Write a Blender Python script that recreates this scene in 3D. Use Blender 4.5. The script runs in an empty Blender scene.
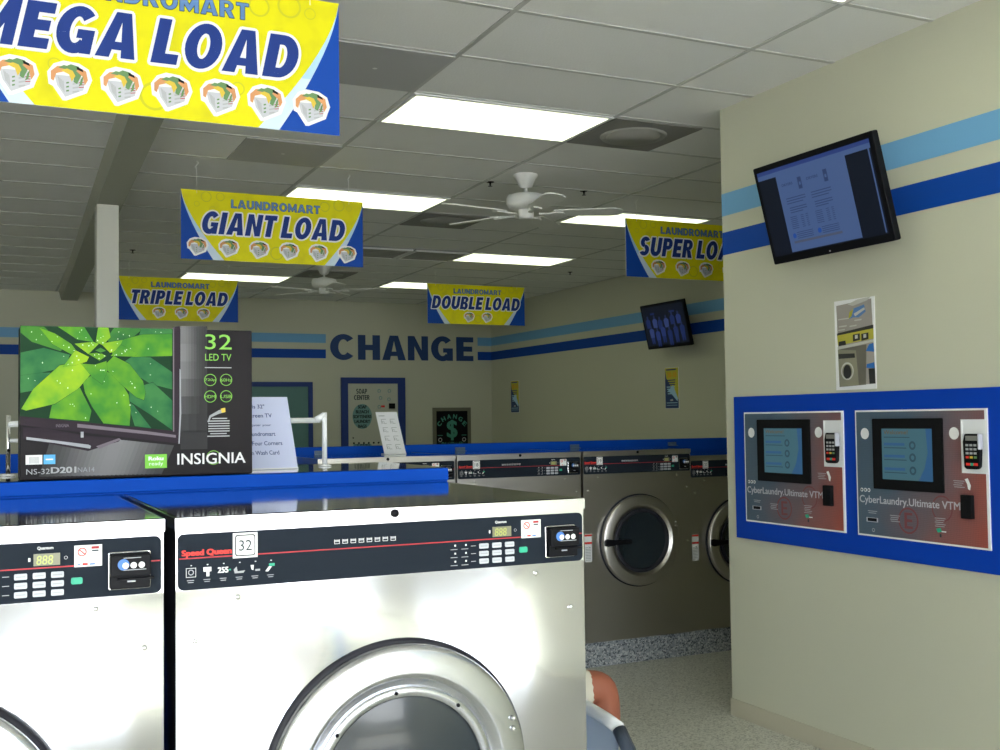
import bpy, bmesh, math, random
from mathutils import Vector, Matrix
R = random.Random(7)
S = bpy.context.scene
COL = S.collection
PI = math.pi

# ------------------------------------------------------------------ materials
MATS = {}
def mat(name, col, rough=.5, metal=0, emis=None, es=0, bump=None, noise=None, coat=0, spec=None, alpha=None, trans=0):
    if name in MATS: return MATS[name]
    m = bpy.data.materials.new(name); m.use_nodes = True
    nt = m.node_tree; b = nt.nodes['Principled BSDF']
    b.inputs['Base Color'].default_value = (*col, 1)
    b.inputs['Roughness'].default_value = rough
    b.inputs['Metallic'].default_value = metal
    b.inputs['Coat Weight'].default_value = coat
    if spec is not None: b.inputs['Specular IOR Level'].default_value = spec
    if trans: b.inputs['Transmission Weight'].default_value = trans
    if alpha is not None: b.inputs['Alpha'].default_value = alpha
    if emis:
        b.inputs['Emission Color'].default_value = (*emis, 1); b.inputs['Emission Strength'].default_value = es
    tc = nt.nodes.new('ShaderNodeTexCoord')
    if noise:   # (scale, colour b, low, high, stretch)
        sc, colb, lo, hi = noise[:4]
        n = nt.nodes.new('ShaderNodeTexNoise'); n.inputs['Scale'].default_value = sc; n.inputs['Detail'].default_value = 3
        r = nt.nodes.new('ShaderNodeValToRGB'); r.color_ramp.elements[0].position = lo; r.color_ramp.elements[1].position = hi
        r.color_ramp.elements[0].color = (*col, 1); r.color_ramp.elements[1].color = (*colb, 1)
        nt.links.new(tc.outputs['Object'], n.inputs['Vector']); nt.links.new(n.outputs['Fac'], r.inputs['Fac'])
        nt.links.new(r.outputs['Color'], b.inputs['Base Color'])
    if bump:    # list of (scale, strength, distance, detail, stretch xyz)
        prev = None
        for sc, st, dist, det, stretch in bump:
            mp = nt.nodes.new('ShaderNodeMapping'); mp.inputs['Scale'].default_value = stretch
            n = nt.nodes.new('ShaderNodeTexNoise'); n.inputs['Scale'].default_value = sc; n.inputs['Detail'].default_value = det
            bp = nt.nodes.new('ShaderNodeBump'); bp.inputs['Strength'].default_value = st; bp.inputs['Distance'].default_value = dist
            nt.links.new(tc.outputs['Object'], mp.inputs['Vector']); nt.links.new(mp.outputs[0], n.inputs['Vector'])
            nt.links.new(n.outputs['Fac'], bp.inputs['Height'])
            if prev: nt.links.new(prev.outputs[0], bp.inputs['Normal'])
            prev = bp
        nt.links.new(prev.outputs[0], b.inputs['Normal'])
    MATS[name] = m
    return m

def speckle(name, base, dark, light, scale, rough=.4):
    m = mat(name, base, rough); nt = m.node_tree; b = nt.nodes['Principled BSDF']
    tc = nt.nodes.new('ShaderNodeTexCoord'); v = nt.nodes.new('ShaderNodeTexVoronoi'); v.inputs['Scale'].default_value = scale
    nt.links.new(tc.outputs['Object'], v.inputs['Vector'])
    sp = nt.nodes.new('ShaderNodeSeparateColor'); nt.links.new(v.outputs['Color'], sp.inputs[0])
    r = nt.nodes.new('ShaderNodeValToRGB'); e = r.color_ramp.elements
    r.color_ramp.interpolation = 'CONSTANT'
    e[0].position = 0; e[0].color = (*dark, 1); e[1].position = .22; e[1].color = (*base, 1)
    x = e.new(.75); x.color = (*light, 1)
    nt.links.new(sp.outputs[0], r.inputs['Fac']); nt.links.new(r.outputs[0], b.inputs['Base Color'])
    n = nt.nodes.new('ShaderNodeTexNoise'); n.inputs['Scale'].default_value = .8
    nt.links.new(tc.outputs['Object'], n.inputs['Vector'])
    return m

Z3 = (1, 1, 1)
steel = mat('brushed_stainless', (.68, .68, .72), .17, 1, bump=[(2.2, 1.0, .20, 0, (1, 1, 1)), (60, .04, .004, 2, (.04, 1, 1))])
steel_lid = mat('stainless_lid', (.60, .595, .57), .07, 1, bump=[(2.5, .06, .02, 0, Z3)])
steel_lip = mat('stainless_lip', (.72, .725, .735), .22, 1)
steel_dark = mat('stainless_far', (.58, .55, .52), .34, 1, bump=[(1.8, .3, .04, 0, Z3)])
steel_ring = mat('door_ring_steel', (.50, .51, .54), .2, 1)
chrome = mat('chrome', (.8, .8, .8), .12, 1)
panel_m = mat('control_panel_slate', (.016, .022, .032), .5, spec=.06)
black = mat('black_plastic', (.006, .006, .008), .42, spec=.12)
blackm = mat('black_matte', (.006, .006, .007), .8, spec=.15)
rubber = mat('rubber_gasket', (.012, .012, .02), .6)
glass_m = mat('dark_door_glass', (.014, .022, .030), .16, coat=.3)
red = mat('print_red', (.75, .03, .02), .5)
redline = mat('print_red_line', (.45, .02, .03), .5)
white = mat('print_white', (.86, .86, .86), .5)
whiteplastic = mat('white_plastic', (.82, .83, .84), .35)
whitemetal = mat('white_painted_metal', (.78, .78, .76), .35)
offw = mat('print_grey', (.42, .43, .45), .5)
btn_m = mat('grey_button', (.55, .57, .62), .45)
green_b = mat('green_button', (.02, .42, .25), .4)
lcd = mat('washer_lcd', (.20, .20, .13), .3, emis=(.35, .38, .12), es=.08)
lcdtxt = mat('washer_lcd_digits', (.4, .42, .12), .3, emis=(.5, .55, .15), es=.15)
sticker_blue = mat('print_blue_logo', (.06, .20, .62), .4)
wall_m = mat('wall_paint_khaki', (.56, .56, .44), .62, bump=[(60, .12, .003, 3, Z3)])
ceil_m = mat('ceiling_tile', (.82, .82, .80), .9, bump=[(90, .35, .004, 4, Z3)])
tee_m = mat('ceiling_tee_metal', (.50, .50, .48), .5)
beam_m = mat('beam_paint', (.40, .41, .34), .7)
col_m = mat('column_paint', (.62, .62, .55), .6)
stripe_l = mat('stripe_light_blue', (.16, .40, .68), .55)
stripe_d = mat('stripe_dark_blue', (.004, .06, .36), .55, spec=.2)
letter_m = mat('lettering_navy', (.008, .045, .17), .55)
blue_lam = mat('blue_laminate', (.003, .072, .50), .5, spec=.08)
lam_top = mat('counter_top_gloss', (.10, .105, .10), .05, coat=1)
bulk = mat('bulkhead_blue', (.01, .08, .38), .5)
floor_m = speckle('floor_terrazzo', (.56, .555, .49), (.34, .335, .30), (.66, .655, .59), 130, .38)
curb_m = speckle('curb_terrazzo', (.28, .30, .32), (.09, .10, .12), (.48, .49, .50), 110, .5)
base_m = mat('baseboard_vinyl', (.50, .47, .36), .5)
diff_m = mat('light_diffuser', (.9, .9, .9), .5, emis=(.93, 1, .68), es=2.3)
dgrey = mat('vent_grey', (.24, .235, .22), .6)
fgrey = mat('panel_grey', (.44, .44, .44), .6)
dgrey2 = mat('vent_grey_light', (.34, .335, .31), .6)
yellow = mat('sign_yellow', (.76, .70, .008), .5, spec=.15, noise=(9, (.66, .60, .015), .50, .75))
signblue = mat('sign_blue', (.008, .065, .38), .5, spec=.15)
signpale = mat('sign_pale_blue', (.42, .66, .88), .45)
signtext = mat('sign_text_blue', (.018, .045, .23), .5, spec=.15)
signtext2 = mat('sign_text_lightblue', (.10, .22, .48), .45)
orange = mat('cloth_orange', (.66, .30, .12), .6)
cgreen = mat('cloth_green', (.13, .26, .10), .6)
cyel = mat('cloth_yellow', (.70, .50, .05), .6)
bgrey = mat('basket_grey', (.55, .55, .60), .5)
teal = mat('door_teal', (.10, .22, .21), .5)
frameblue = mat('door_frame_blue', (.008, .035, .20), .5)
ivory = mat('panel_ivory', (.52, .53, .44), .5)
bubble = mat('print_bubble_teal', (.17, .34, .32), .5)
dtext = mat('print_dark', (.02, .035, .04), .5)
tgreen = mat('print_dollar_green', (.06, .28, .20), .5)
gframe = mat('frame_bronze_grey', (.16, .16, .11), .5)
kblue = mat('kiosk_board_blue', (.002, .048, .42), .5, spec=.15)
skin = mat('skin', (.36, .115, .065), .5, bump=[(80, .1, .002, 2, Z3)])
cream = mat('cream_cloth', (.66, .62, .52), .85, bump=[(150, .3, .002, 2, Z3)])
shirt_m = mat('shirt_blue_cloth', (.10, .16, .24), .9, bump=[(150, .3, .002, 2, Z3)])
hair_m = mat('dark_hair', (.02, .014, .010), .6)
tubm = mat('pale_blue_plastic', (.50, .58, .70), .35)
slate = mat('slate_plastic', (.045, .06, .09), .45)
boxgrey = mat('box_print_charcoal', (.018, .015, .017), .4, spec=.08)
boxside = mat('cardboard', (.42, .33, .22), .8)
paper = mat('paper_white', (.80, .80, .84), .6)
paperlav = mat('paper_lavender', (.60, .64, .86), .5)
alu = mat('storefront_aluminium', (.35, .35, .36), .35, 1)
asphalt = mat('pavement', (.55, .55, .55), .9, noise=(2, (.47, .47, .48), .4, .6))

# ------------------------------------------------------------------ mesh building
class Fr:
    def __init__(s, o, r, u):
        s.o = Vector(o); s.r = Vector(r).normalized(); s.u = Vector(u).normalized(); s.n = s.r.cross(s.u)
    def p(s, a, b, h=0): return s.o + s.r*a + s.u*b + s.n*h
    def sub(s, a, b, h=0): return Fr(s.p(a, b, h), s.r, s.u)
WORLD = Fr((0, 0, 0), (1, 0, 0), (0, 1, 0))        # a=x b=y h=z
def front(x, y, z): return Fr((x, y, z), (1, 0, 0), (0, 0, 1))      # faces -Y
def side(x, y, z): return Fr((x, y, z), (0, -1, 0), (0, 0, 1))      # faces -X

_txt = {}
def text_geo(body, off=0, shear=0):
    k = (body, off, shear)
    if k not in _txt:
        c = bpy.data.curves.new('t', 'FONT'); c.body = body; c.offset = off; c.shear = shear; c.resolution_u = 3
        o = bpy.data.objects.new('t', c); COL.objects.link(o)
        bpy.context.view_layer.update()
        me = bpy.data.meshes.new_from_object(o.evaluated_get(bpy.context.evaluated_depsgraph_get()))
        _txt[k] = ([v.co.copy() for v in me.vertices], [tuple(q.vertices) for q in me.polygons])
        bpy.data.objects.remove(o); bpy.data.meshes.remove(me); bpy.data.curves.remove(c)
    return _txt[k]

def _sec(cx, cy, ro, qo, ri, qi, a0, a1, n=14):
    """strip of quads between two ellipses (ro x qo outer, ri x qi inner) from angle a0 to a1"""
    P = []
    for i in range(n):
        u, v = [math.radians(a0+(a1-a0)*k/n) for k in (i, i+1)]
        P.append([(cx+ri*math.cos(u), cy+qi*math.sin(u)), (cx+ro*math.cos(u), cy+qo*math.sin(u)), (cx+ro*math.cos(v), cy+qo*math.sin(v)), (cx+ri*math.cos(v), cy+qi*math.sin(v))])
    return P
def _r(x0, x1, y0, y1): return [(x0, y0), (x1, y0), (x1, y1), (x0, y1)]
def glyph(ch, t=.24):
    """heavy block capital, height 1: (width, polygons)"""
    b = t*.82
    if ch == 'I': return t, [_r(0, t, 0, 1)]
    if ch == 'L': return .58, [_r(0, t, 0, 1), _r(t, .58, 0, b)]
    if ch == 'E': return .60, [_r(0, t, 0, 1), _r(t, .60, 0, b), _r(t, .56, .5-b/2, .5+b/2), _r(t, .60, 1-b, 1)]
    if ch == 'F': return .56, [_r(0, t, 0, 1), _r(t, .52, .48-b/2, .48+b/2), _r(t, .56, 1-b, 1)]
    if ch == 'T': return .64, [_r(0, .64, 1-b, 1), _r(.32-t/2, .32+t/2, 0, 1-b)]
    if ch == 'H': return .76, [_r(0, t, 0, 1), _r(.76-t, .76, 0, 1), _r(t, .76-t, .5-b/2, .5+b/2)]
    if ch == 'N': return .76, [_r(0, t*.95, 0, 1), _r(.76-t*.95, .76, 0, 1), [(t*.95, 1), (t*.95, .58), (.76-t*.95, 0), (.76-t*.95, .42)]]
    if ch == 'M': return .94, [_r(0, t*.9, 0, 1), _r(.94-t*.9, .94, 0, 1), [(t*.9, 1), (t*.9, .45), (.47, 0), (.47, .42)], [(.94-t*.9, .45), (.94-t*.9, 1), (.47, .42), (.47, 0)]]
    if ch == 'A': return .86, [[(0, 0), (t*1.08, 0), (.43, .78), (.43, 1), (.43-t*.58, 1)], [(.86-t*1.08, 0), (.86, 0), (.43+t*.58, 1), (.43, 1), (.43, .78)], [(.28, .17), (.58, .17), (.52, .35), (.34, .35)]]
    if ch == 'O': return .84, _sec(.42, .5, .42, .52, .42-t, .52-b, 0, 360, 28)
    if ch == 'C': return .78, _sec(.42, .5, .42, .52, .42-t, .52-b, 42, 318, 24)
    if ch == 'G': return .80, _sec(.42, .5, .42, .52, .42-t, .52-b, 42, 318, 24)+[_r(.80-t*.85, .80, 0, .52), _r(.44, .80-t*.85, .52-b*.85, .52)]
    if ch == 'D': return .78, [_r(0, t, 0, 1), _r(t, .36, 0, b), _r(t, .36, 1-b, 1)]+_sec(.36, .5, .42, .5, .42-t, .5-b, -90, 90, 16)
    if ch == 'P': return .68, [_r(0, t, 0, 1), _r(t, .38, .38, .38+b*.9), _r(t, .38, 1-b*.9, 1)]+_sec(.38, .69, .30, .31, .30-t*.95, .31-b*.9, -90, 90, 12)
    if ch == 'R': return .74, [_r(0, t, 0, 1), _r(t, .38, .40, .40+b*.85), _r(t, .38, 1-b*.9, 1), [(.30, .40), (.74-t*1.08, 0), (.74, 0), (.56, .42)]]+_sec(.38, .70, .31, .30, .31-t*.95, .30-b*.88, -90, 90, 12)
    if ch == 'B': return .72, [_r(0, t, 0, 1)]+[_r(t, .40, *q) for q in ((0, b*.85), (.5-b*.42, .5+b*.42), (1-b*.85, 1))]+_sec(.40, .26, .32, .26+b*.2, .32-t, .26-b*.65, -90, 90, 12)+_sec(.40, .76, .28, .24, .28-t*.95, .24-b*.65, -90, 90, 12)
    if ch == 'U': return .76, [_r(0, t, .36, 1), _r(.76-t, .76, .36, 1)]+_sec(.38, .36, .38, .38, .38-t, .38-b*1.05, 180, 360, 14)
    if ch == 'S': return .68, _sec(.34, .72, .33, .29, .33-t, .29-b*.92, 25, 265, 18)+_sec(.34, .28, .34, .30, .34-t, .30-b*.92, 95, -155, 18)
    return .15, []
def block_word(body, t=.24, gap=.07, shear=0):
    x = 0; P = []
    for ch in body:
        w_, g_ = glyph(ch, t)
        P += [[(x+a+shear*b, b) for a, b in q] for q in g_]; x += w_+gap
    return x-gap+shear, P

class MB:
    def __init__(s): s.v = []; s.f = []; s.m = []; s.mats = []; s.sm = []
    def mi(s, m):
        if m not in s.mats: s.mats.append(m)
        return s.mats.index(m)
    def add(s, vs, fs, m, smooth=False):
        k = len(s.v); s.v += [tuple(v) for v in vs]; i = s.mi(m)
        for f in fs: s.f.append(tuple(k+j for j in f)); s.m.append(i); s.sm.append(smooth)
        return s
    def box(s, fr, a0, a1, b0, b1, h0, h1, m):
        vs = [fr.p(a, b, h) for h in (h0, h1) for b in (b0, b1) for a in (a0, a1)]
        return s.add(vs, [(0, 2, 3, 1), (4, 5, 7, 6), (0, 1, 5, 4), (2, 6, 7, 3), (0, 4, 6, 2), (1, 3, 7, 5)], m)
    def wb(s, x0, x1, y0, y1, z0, z1, m): return s.box(WORLD, x0, x1, y0, y1, z0, z1, m)
    def poly(s, fr, pts, h, m): return s.add([fr.p(a, b, h) for a, b in pts], [tuple(range(len(pts)))], m)
    def quad(s, fr, a0, a1, b0, b1, h, m): return s.poly(fr, [(a0, b0), (a1, b0), (a1, b1), (a0, b1)], h, m)
    def prism(s, fr, pts, h0, h1, m):
        n = len(pts)
        vs = [fr.p(a, b, h0) for a, b in pts] + [fr.p(a, b, h1) for a, b in pts]
        return s.add(vs, [tuple(range(n-1, -1, -1)), tuple(range(n, 2*n))] + [(i, (i+1) % n, n+(i+1) % n, n+i) for i in range(n)], m)
    def disc(s, fr, a, b, r, h, m, n=24, rb=None):
        return s.poly(fr, [(a+r*math.cos(2*PI*i/n), b+(rb or r)*math.sin(2*PI*i/n)) for i in range(n)], h, m)
    def ring(s, fr, a, b, r0, r1, h, m, n=32):
        vs = [fr.p(a+r*math.cos(2*PI*i/n), b+r*math.sin(2*PI*i/n), h) for r in (r0, r1) for i in range(n)]
        return s.add(vs, [(i, n+i, n+(i+1) % n, (i+1) % n) for i in range(n)], m)
    def lathe(s, fr, a, b, prof, m, n=48, smooth=True, cap=False):
        vs = [fr.p(a+r*math.cos(2*PI*i/n), b+r*math.sin(2*PI*i/n), h) for r, h in prof for i in range(n)]
        fs = [(k*n+i, k*n+(i+1) % n, (k+1)*n+(i+1) % n, (k+1)*n+i) for k in range(len(prof)-1) for i in range(n)]
        if cap: fs += [tuple(range(n-1, -1, -1)), tuple(range((len(prof)-1)*n, len(prof)*n))]
        return s.add(vs, fs, m, smooth)
    def tube(s, p0, p1, r, m, n=12, r1=None):
        p0, p1 = Vector(p0), Vector(p1); d = (p1-p0); L = d.length; d.normalize()
        t = Vector((0, 0, 1)) if abs(d.z) < .9 else Vector((1, 0, 0))
        a = d.cross(t).normalized(); b = d.cross(a)
        f = Fr(p0, a, b)
        if f.n.dot(d) < 0: f = Fr(p0, b, a)
        return s.lathe(f, 0, 0, [(r, 0), (r1 or r, L)], m, n, True, True)
    def path(s, pts, r, m, n=10, closed=False):
        pts = [Vector(p) for p in pts]; N = len(pts); vs = []
        for i, p in enumerate(pts):
            if closed: d = pts[(i+1) % N]-pts[i-1]
            else: d = pts[min(i+1, N-1)]-pts[max(i-1, 0)]
            d.normalize(); t = Vector((0, 0, 1)) if abs(d.z) < .9 else Vector((1, 0, 0))
            a = d.cross(t).normalized(); b = a.cross(d)
            rr = r[i] if isinstance(r, (list, tuple)) else r
            vs += [p + a*rr*math.cos(2*PI*k/n) + b*rr*math.sin(2*PI*k/n) for k in range(n)]
        fs = []
        for i in range(N if closed else N-1):
            j = (i+1) % N
            fs += [(i*n+k, i*n+(k+1) % n, j*n+(k+1) % n, j*n+k) for k in range(n)]
        if not closed: fs += [tuple(range(n-1, -1, -1)), tuple(range((N-1)*n, N*n))]
        return s.add(vs, fs, m, True)
    def text(s, fr, body, a0, a1, b0, b1, h, m, off=0, shear=0, out=None, outoff=.06, outh=None, bold=0):
        """fit the text's own box into a0..a1 x b0..b1; bold and outline are shifted prints of the same letters (in em)"""
        vs, fs = text_geo(body, 0, shear)
        bold = bold or off*1.1
        x0 = min(v.x for v in vs)-bold; x1 = max(v.x for v in vs)+bold; y0 = min(v.y for v in vs)-bold*.5; y1 = max(v.y for v in vs)+bold*.5
        f = lambda v, dx, dy: (a0+(v.x+dx-x0)/(x1-x0)*(a1-a0), b0+(v.y+dy-y0)/(y1-y0)*(b1-b0))
        if out:
            for k in range(16):
                q = 2*PI*k/16; dx, dy = (bold+outoff)*math.cos(q), (bold*.5+outoff)*math.sin(q)
                s.add([fr.p(*f(v, dx, dy), h-(outh or .0015)+k*7e-5) for v in vs], fs, out)
        L = [(0, 0)] if not bold else [(bold*i, bold*.5*j) for i in ((-1, 0, 1) if bold < .03 else (-1, -.33, .33, 1)) for j in (-1, 1)]
        for k, (dx, dy) in enumerate(L): s.add([fr.p(*f(v, dx, dy), h+k*7e-5) for v in vs], fs, m)
        return s
    def btext(s, fr, body, a0, a1, b0, b1, h, m, t=.24, gap=.07, shear=0, out=None, outw=.05, oh=.002):
        W_, P = block_word(body, t, gap, shear); kx = (a1-a0)/W_; ky = b1-b0
        if out:
            for k in range(12):
                dx, dy = outw*ky*math.cos(PI*k/6), outw*ky*math.sin(PI*k/6)
                for j, q in enumerate(P): s.poly(fr, [(a0+a*kx+dx, b0+b*ky+dy) for a, b in q], h-oh+k*1e-4+(j % 5)*2e-5, out)
        for j, q in enumerate(P): s.poly(fr, [(a0+a*kx, b0+b*ky) for a, b in q], h+(j % 7)*2e-5, m)
        return s
    def build(s, name, parent=None, bevel=0, seg=2):
        me = bpy.data.meshes.new(name); 
        o = bpy.data.objects.new(name, me); COL.objects.link(o)
        if parent is not None:
            o.parent = parent; off = parent['_w'] if '_w' in parent else (0, 0, 0)
        else:
            xs = s.v; c = [ (min(v[i] for v in xs)+max(v[i] for v in xs))/2 for i in range(3)]; c[2] = min(v[2] for v in xs)
            off = c; o.location = c
        o_off = Vector(off)
        if parent is not None:
            off_parent = WO[parent.name]; o_off = off_parent
        WO[o.name] = o_off
        me.from_pydata([tuple(Vector(v)-o_off) for v in s.v], [], s.f)
        for m in s.mats: me.materials.append(m)
        me.polygons.foreach_set('material_index', s.m); me.polygons.foreach_set('use_smooth', s.sm)
        me.update()
        if bevel:
            b = o.modifiers.new('bevel', 'BEVEL'); b.width = bevel; b.segments = seg; b.limit_method = 'ANGLE'; b.angle_limit = math.radians(40)
            b.harden_normals = False
        return o
WO = {}
def tag(o, label=None, cat=None, group=None, kind=None):
    if label: o['label'] = label
    if cat: o['category'] = cat
    if group: o['group'] = group
    if kind: o['kind'] = kind
    return o
def thing(name, loc, label, cat, group=None):
    o = bpy.data.objects.new(name, None); COL.objects.link(o); o.location = loc; o.empty_display_size = .1
    WO[o.name] = Vector(loc); return tag(o, label, cat, group)
def struct(mb, name, parent=None, **k):
    o = mb.build(name, parent, **k)
    if parent is None: o['kind'] = 'structure'
    return o
def copy_tree(o, parent=None):
    c = o.copy(); COL.objects.link(c); WO[c.name] = WO[o.name]
    if parent is not None: c.parent = parent; c.matrix_parent_inverse = o.matrix_parent_inverse.copy()
    for ch in list(o.children): copy_tree(ch, c)
    return c
def rrect(a0, a1, b0, b1, r, n=5):
    P = []
    for cx, cy, t in ((a1-r, b1-r, 0), (a0+r, b1-r, 90), (a0+r, b0+r, 180), (a1-r, b0+r, 270)):
        for i in range(n+1):
            q = math.radians(t+90*i/n); P.append((cx+r*math.cos(q), cy+r*math.sin(q)))
    return P

# ------------------------------------------------------------------ room
CH = 3.312; YB = 15.0; XR = 7.013; XN = 3.73; YN = 4.945; XL = -7.0; YF = -4.6
struct(MB().wb(XL, XR+.2, YF-.15, YB+.2, -.12, 0, floor_m), 'floor')
struct(MB().wb(XL, XR+.2, YF-.15, YB+.2, CH, CH+.1, ceil_m), 'ceiling')
t = MB()
gx = [2.035+1.2192*i for i in range(-7, 5)]; gy = [4.05+.6096*j for j in range(-14, 18)]
SK = .0135
sk = lambda x, y: x+SK*(y-5.2)
for x in gx:
    e0, e1 = sk(x, YF), sk(x, YB)
    t.prism(WORLD, [(e0-.012, YF), (e0+.012, YF), (e1+.012, YB), (e1-.012, YB)], CH-.004, CH+.001, tee_m)
for y in gy: t.wb(XL, XR, y-.012, y+.012, CH-.0035, CH+.001, tee_m)
struct(t, 'trim_1')
struct(MB().wb(XL, XR+.2, YB, YB+.15, 0, CH, wall_m), 'wall_back')
struct(MB().wb(XR, XR+.15, YN-.12, YB, 0, CH, wall_m), 'wall_right')
struct(MB().wb(XL-.15, XL, YF, YB, 0, CH, wall_m), 'wall_left')
struct(MB().wb(XN, XN+.14, YF, YN, 0, CH, wall_m), 'wall_near_right')
struct(MB().wb(XN+.14, XR, YN-.12, YN, 0, CH, wall_m), 'wall_partition')
# storefront behind the camera
w = MB(); w.wb(XL, XN, YF-.15, YF, 3.0, CH, wall_m); w.wb(XL, XN, YF-.15, YF, 0, .25, wall_m)
w.wb(XL, -6.6, YF-.15, YF, .25, 3.0, wall_m); w.wb(3.5, XN, YF-.15, YF, .25, 3.0, wall_m)
struct(w, 'wall_front')
for i in range(6):
    x0 = -6.6+i*10.1/6; x1 = x0+10.1/6; w = MB()
    w.wb(x0, x0+.14, YF-.12, YF-.02, .25, 3.0, alu); w.wb(x1-.14, x1, YF-.12, YF-.02, .25, 3.0, alu)  # unseen posts, made wide so dark bars reflect in the washer steel
    w.wb(x0+.14, x1-.14, YF-.1, YF-.04, .25, .31, alu); w.wb(x0+.14, x1-.14, YF-.1, YF-.04, 2.94, 3.0, alu); w.wb(x0+.14, x1-.14, YF-.1, YF-.04, 2.15, 2.22, alu)
    struct(w, 'window_%d' % (i+1))
struct(MB().wb(-40, 40, -40, YF-.15, -.3, -.05, asphalt), 'ground')
# baseboards
b = MB(); b.wb(XN-.008, XN, YF, YN+.008, 0, .092, base_m); b.wb(XN, XN+.14, YN, YN+.008, 0, .092, base_m)
struct(b, 'baseboard_right', bevel=.002)
struct(MB().wb(XL, XR, YB-.008, YB, 0, .1, base_m), 'baseboard_back')
struct(MB().wb(XR-.008, XR, YN, YB-.008, 0, .1, base_m), 'baseboard_far_right')
# painted stripes
def stripe(a, n):
    fr, x0, x1 = a; s = MB()
    s.quad(fr, x0, x1, 2.718, 2.842, .002, stripe_l); s.quad(fr, x0, x1, 2.503, 2.628, .002, stripe_d)
    return struct(s, 'trim_%d' % n)
stripe((front(0, YB, 0), XL, 4.46), 2); stripe((front(0, YB, 0), 6.79, XR), 3)
stripe((side(XR, 0, 0), -YB, -YN), 4); stripe((side(XN, 0, 0), -YN, -YF), 5)
t = MB()
for ch, a, b in (('C', 330, 353.5), ('H', 356.5, 378), ('A', 380, 403.5), ('N', 405.5, 426), ('G', 429, 451.5), ('E', 455, 473)):
    t.btext(front(0, YB, 0), ch, 4.52+(a-330)*.01538, 4.52+(b-330)*.01538, 2.488, 2.842, .004, letter_m, t=.26)
tag(t.build('wall_lettering'), 'navy blue word CHANGE in block capitals on the back wall between the stripes', 'wall lettering')
# beam and column
bm = MB()
n0 = Vector((.56, 0, 0)); f0 = Vector((1.009, YB, 0))
def bx(y, lx): return lx
yl0, yl1 = 0.0, YB
def lin(p, q, y): return p[0]+(q[0]-p[0])*(y-p[1])/(q[1]-p[1])
L0 = lin((.723, 6.016), (1.009, YB), YF); L1 = 1.009; R0 = lin((.897, 6.063), (1.203, YB), YF); R1 = 1.203
vs = [(L0-.03, YF, CH), (R0, YF, CH), (R0, YF, 3.2), (L0, YF, 3.2), (L1-.03, YB, CH), (R1, YB, CH), (R1, YB, 3.2), (L1, YB, 3.2)]
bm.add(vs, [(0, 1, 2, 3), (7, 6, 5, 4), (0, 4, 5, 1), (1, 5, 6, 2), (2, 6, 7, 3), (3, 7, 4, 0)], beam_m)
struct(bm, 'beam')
struct(MB().wb(.796, .948, 8.35, 8.50, 0, 3.2, col_m), 'column', bevel=.004)

# ceiling lights, vents
def light(i, j, label):
    y0 = 4.05+.6096*j; x0 = sk(2.035+1.2192*i, y0+.3); x1 = x0+1.2192; y1 = y0+.6096
    t = thing('ceiling_light', ((x0+x1)/2, (y0+y1)/2, CH-.02), label, 'ceiling light', 'fluorescent troffers')
    f = MB(); z0, z1 = CH-.012, CH+.0
    f.wb(x0+.01, x1-.01, y0+.01, y0+.03, z0, z1, whitemetal); f.wb(x0+.01, x1-.01, y1-.03, y1-.01, z0, z1, whitemetal)
    f.wb(x0+.01, x0+.03, y0+.03, y1-.03, z0, z1, whitemetal); f.wb(x1-.03, x1-.01, y0+.03, y1-.03, z0, z1, whitemetal)
    f.build('frame', t)
    MB().wb(x0+.03, x1-.03, y0+.03, y1-.03, CH-.009, CH-.002, diff_m).build('diffuser', t)
light(0, 2, 'large lit ceiling panel in front of the nearer fan, nearest to the viewer')
light(0, 6, 'lit ceiling panel just above the GIANT LOAD sign')
light(2, 6, 'lit ceiling panel partly behind the SUPER LOAD sign')
light(2, 10, 'lit ceiling panel between the nearer fan and the DOUBLE LOAD sign')
light(0, 14, 'lit ceiling panel between the GIANT LOAD and TRIPLE LOAD signs')
light(2, 14, 'lit ceiling panel partly behind the DOUBLE LOAD sign')
light(0, -2, 'lit ceiling panel cut off by the top edge above the wall with the kiosks')
light(0, 10, 'lit ceiling panel hidden behind the GIANT LOAD sign, before the farther fan')
def vent(x0, y0, kind, label, w=.6096):
    x0 = sk(x0, y0+.3); x1 = x0+w; y1 = y0+.6096
    t = thing('ceiling_vent', ((x0+x1)/2, (y0+y1)/2, CH-.01), label, 'ceiling vent')
    p = MB().wb(x0+.012, x1-.012, y0+.012, y1-.012, CH-.010, CH-.003, dgrey if kind != 'flat' else fgrey); p.build('plate', t)
    fr = Fr(((x0+x1)/2, (y0+y1)/2, CH-.010), (1, 0, 0), (0, -1, 0))
    if kind == 'round':
        c = MB(); c.lathe(fr, 0, 0, [(.20, 0), (.19, .012), (.165, .004), (.16, .004), (.15, .014), (.0, .018)], dgrey2); c.build('diffuser', t)
    elif kind == 'louver':
        c = MB()
        for k in range(5):
            c.box(fr, -.26, .26, -.24+k*.1, -.165+k*.1, .002, .012, dgrey2)
        c.box(fr, -.29, .29, -.29, -.27, 0, .016, whitemetal); c.box(fr, -.29, .29, .27, .29, 0, .016, whitemetal)
        c.box(fr, -.29, -.27, -.27, .27, 0, .016, whitemetal); c.box(fr, .27, .29, -.27, .27, 0, .016, whitemetal)
        c.build('louver', t)
    else:
        MB().disc(fr, 0, 0, .012, .002, whitemetal, 12).build('centre_screw', t)
GX = lambda g: 2.035+1.2192*g
GY = lambda j: 4.05+.6096*j
vent(GX(-.5), GY(1), 'flat', 'flat dark grey ceiling panel beside the MEGA LOAD sign')
vent(GX(-.5), GY(4), 'flat', 'flat dark grey ceiling panel below the MEGA LOAD sign corner')
vent(GX(1), GY(2), 'round', 'dark grey ceiling vent with round diffuser beside the nearest light panel')
vent(GX(1), GY(7), 'round', 'dark grey ceiling vent with round diffuser behind the nearer fan')
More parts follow.
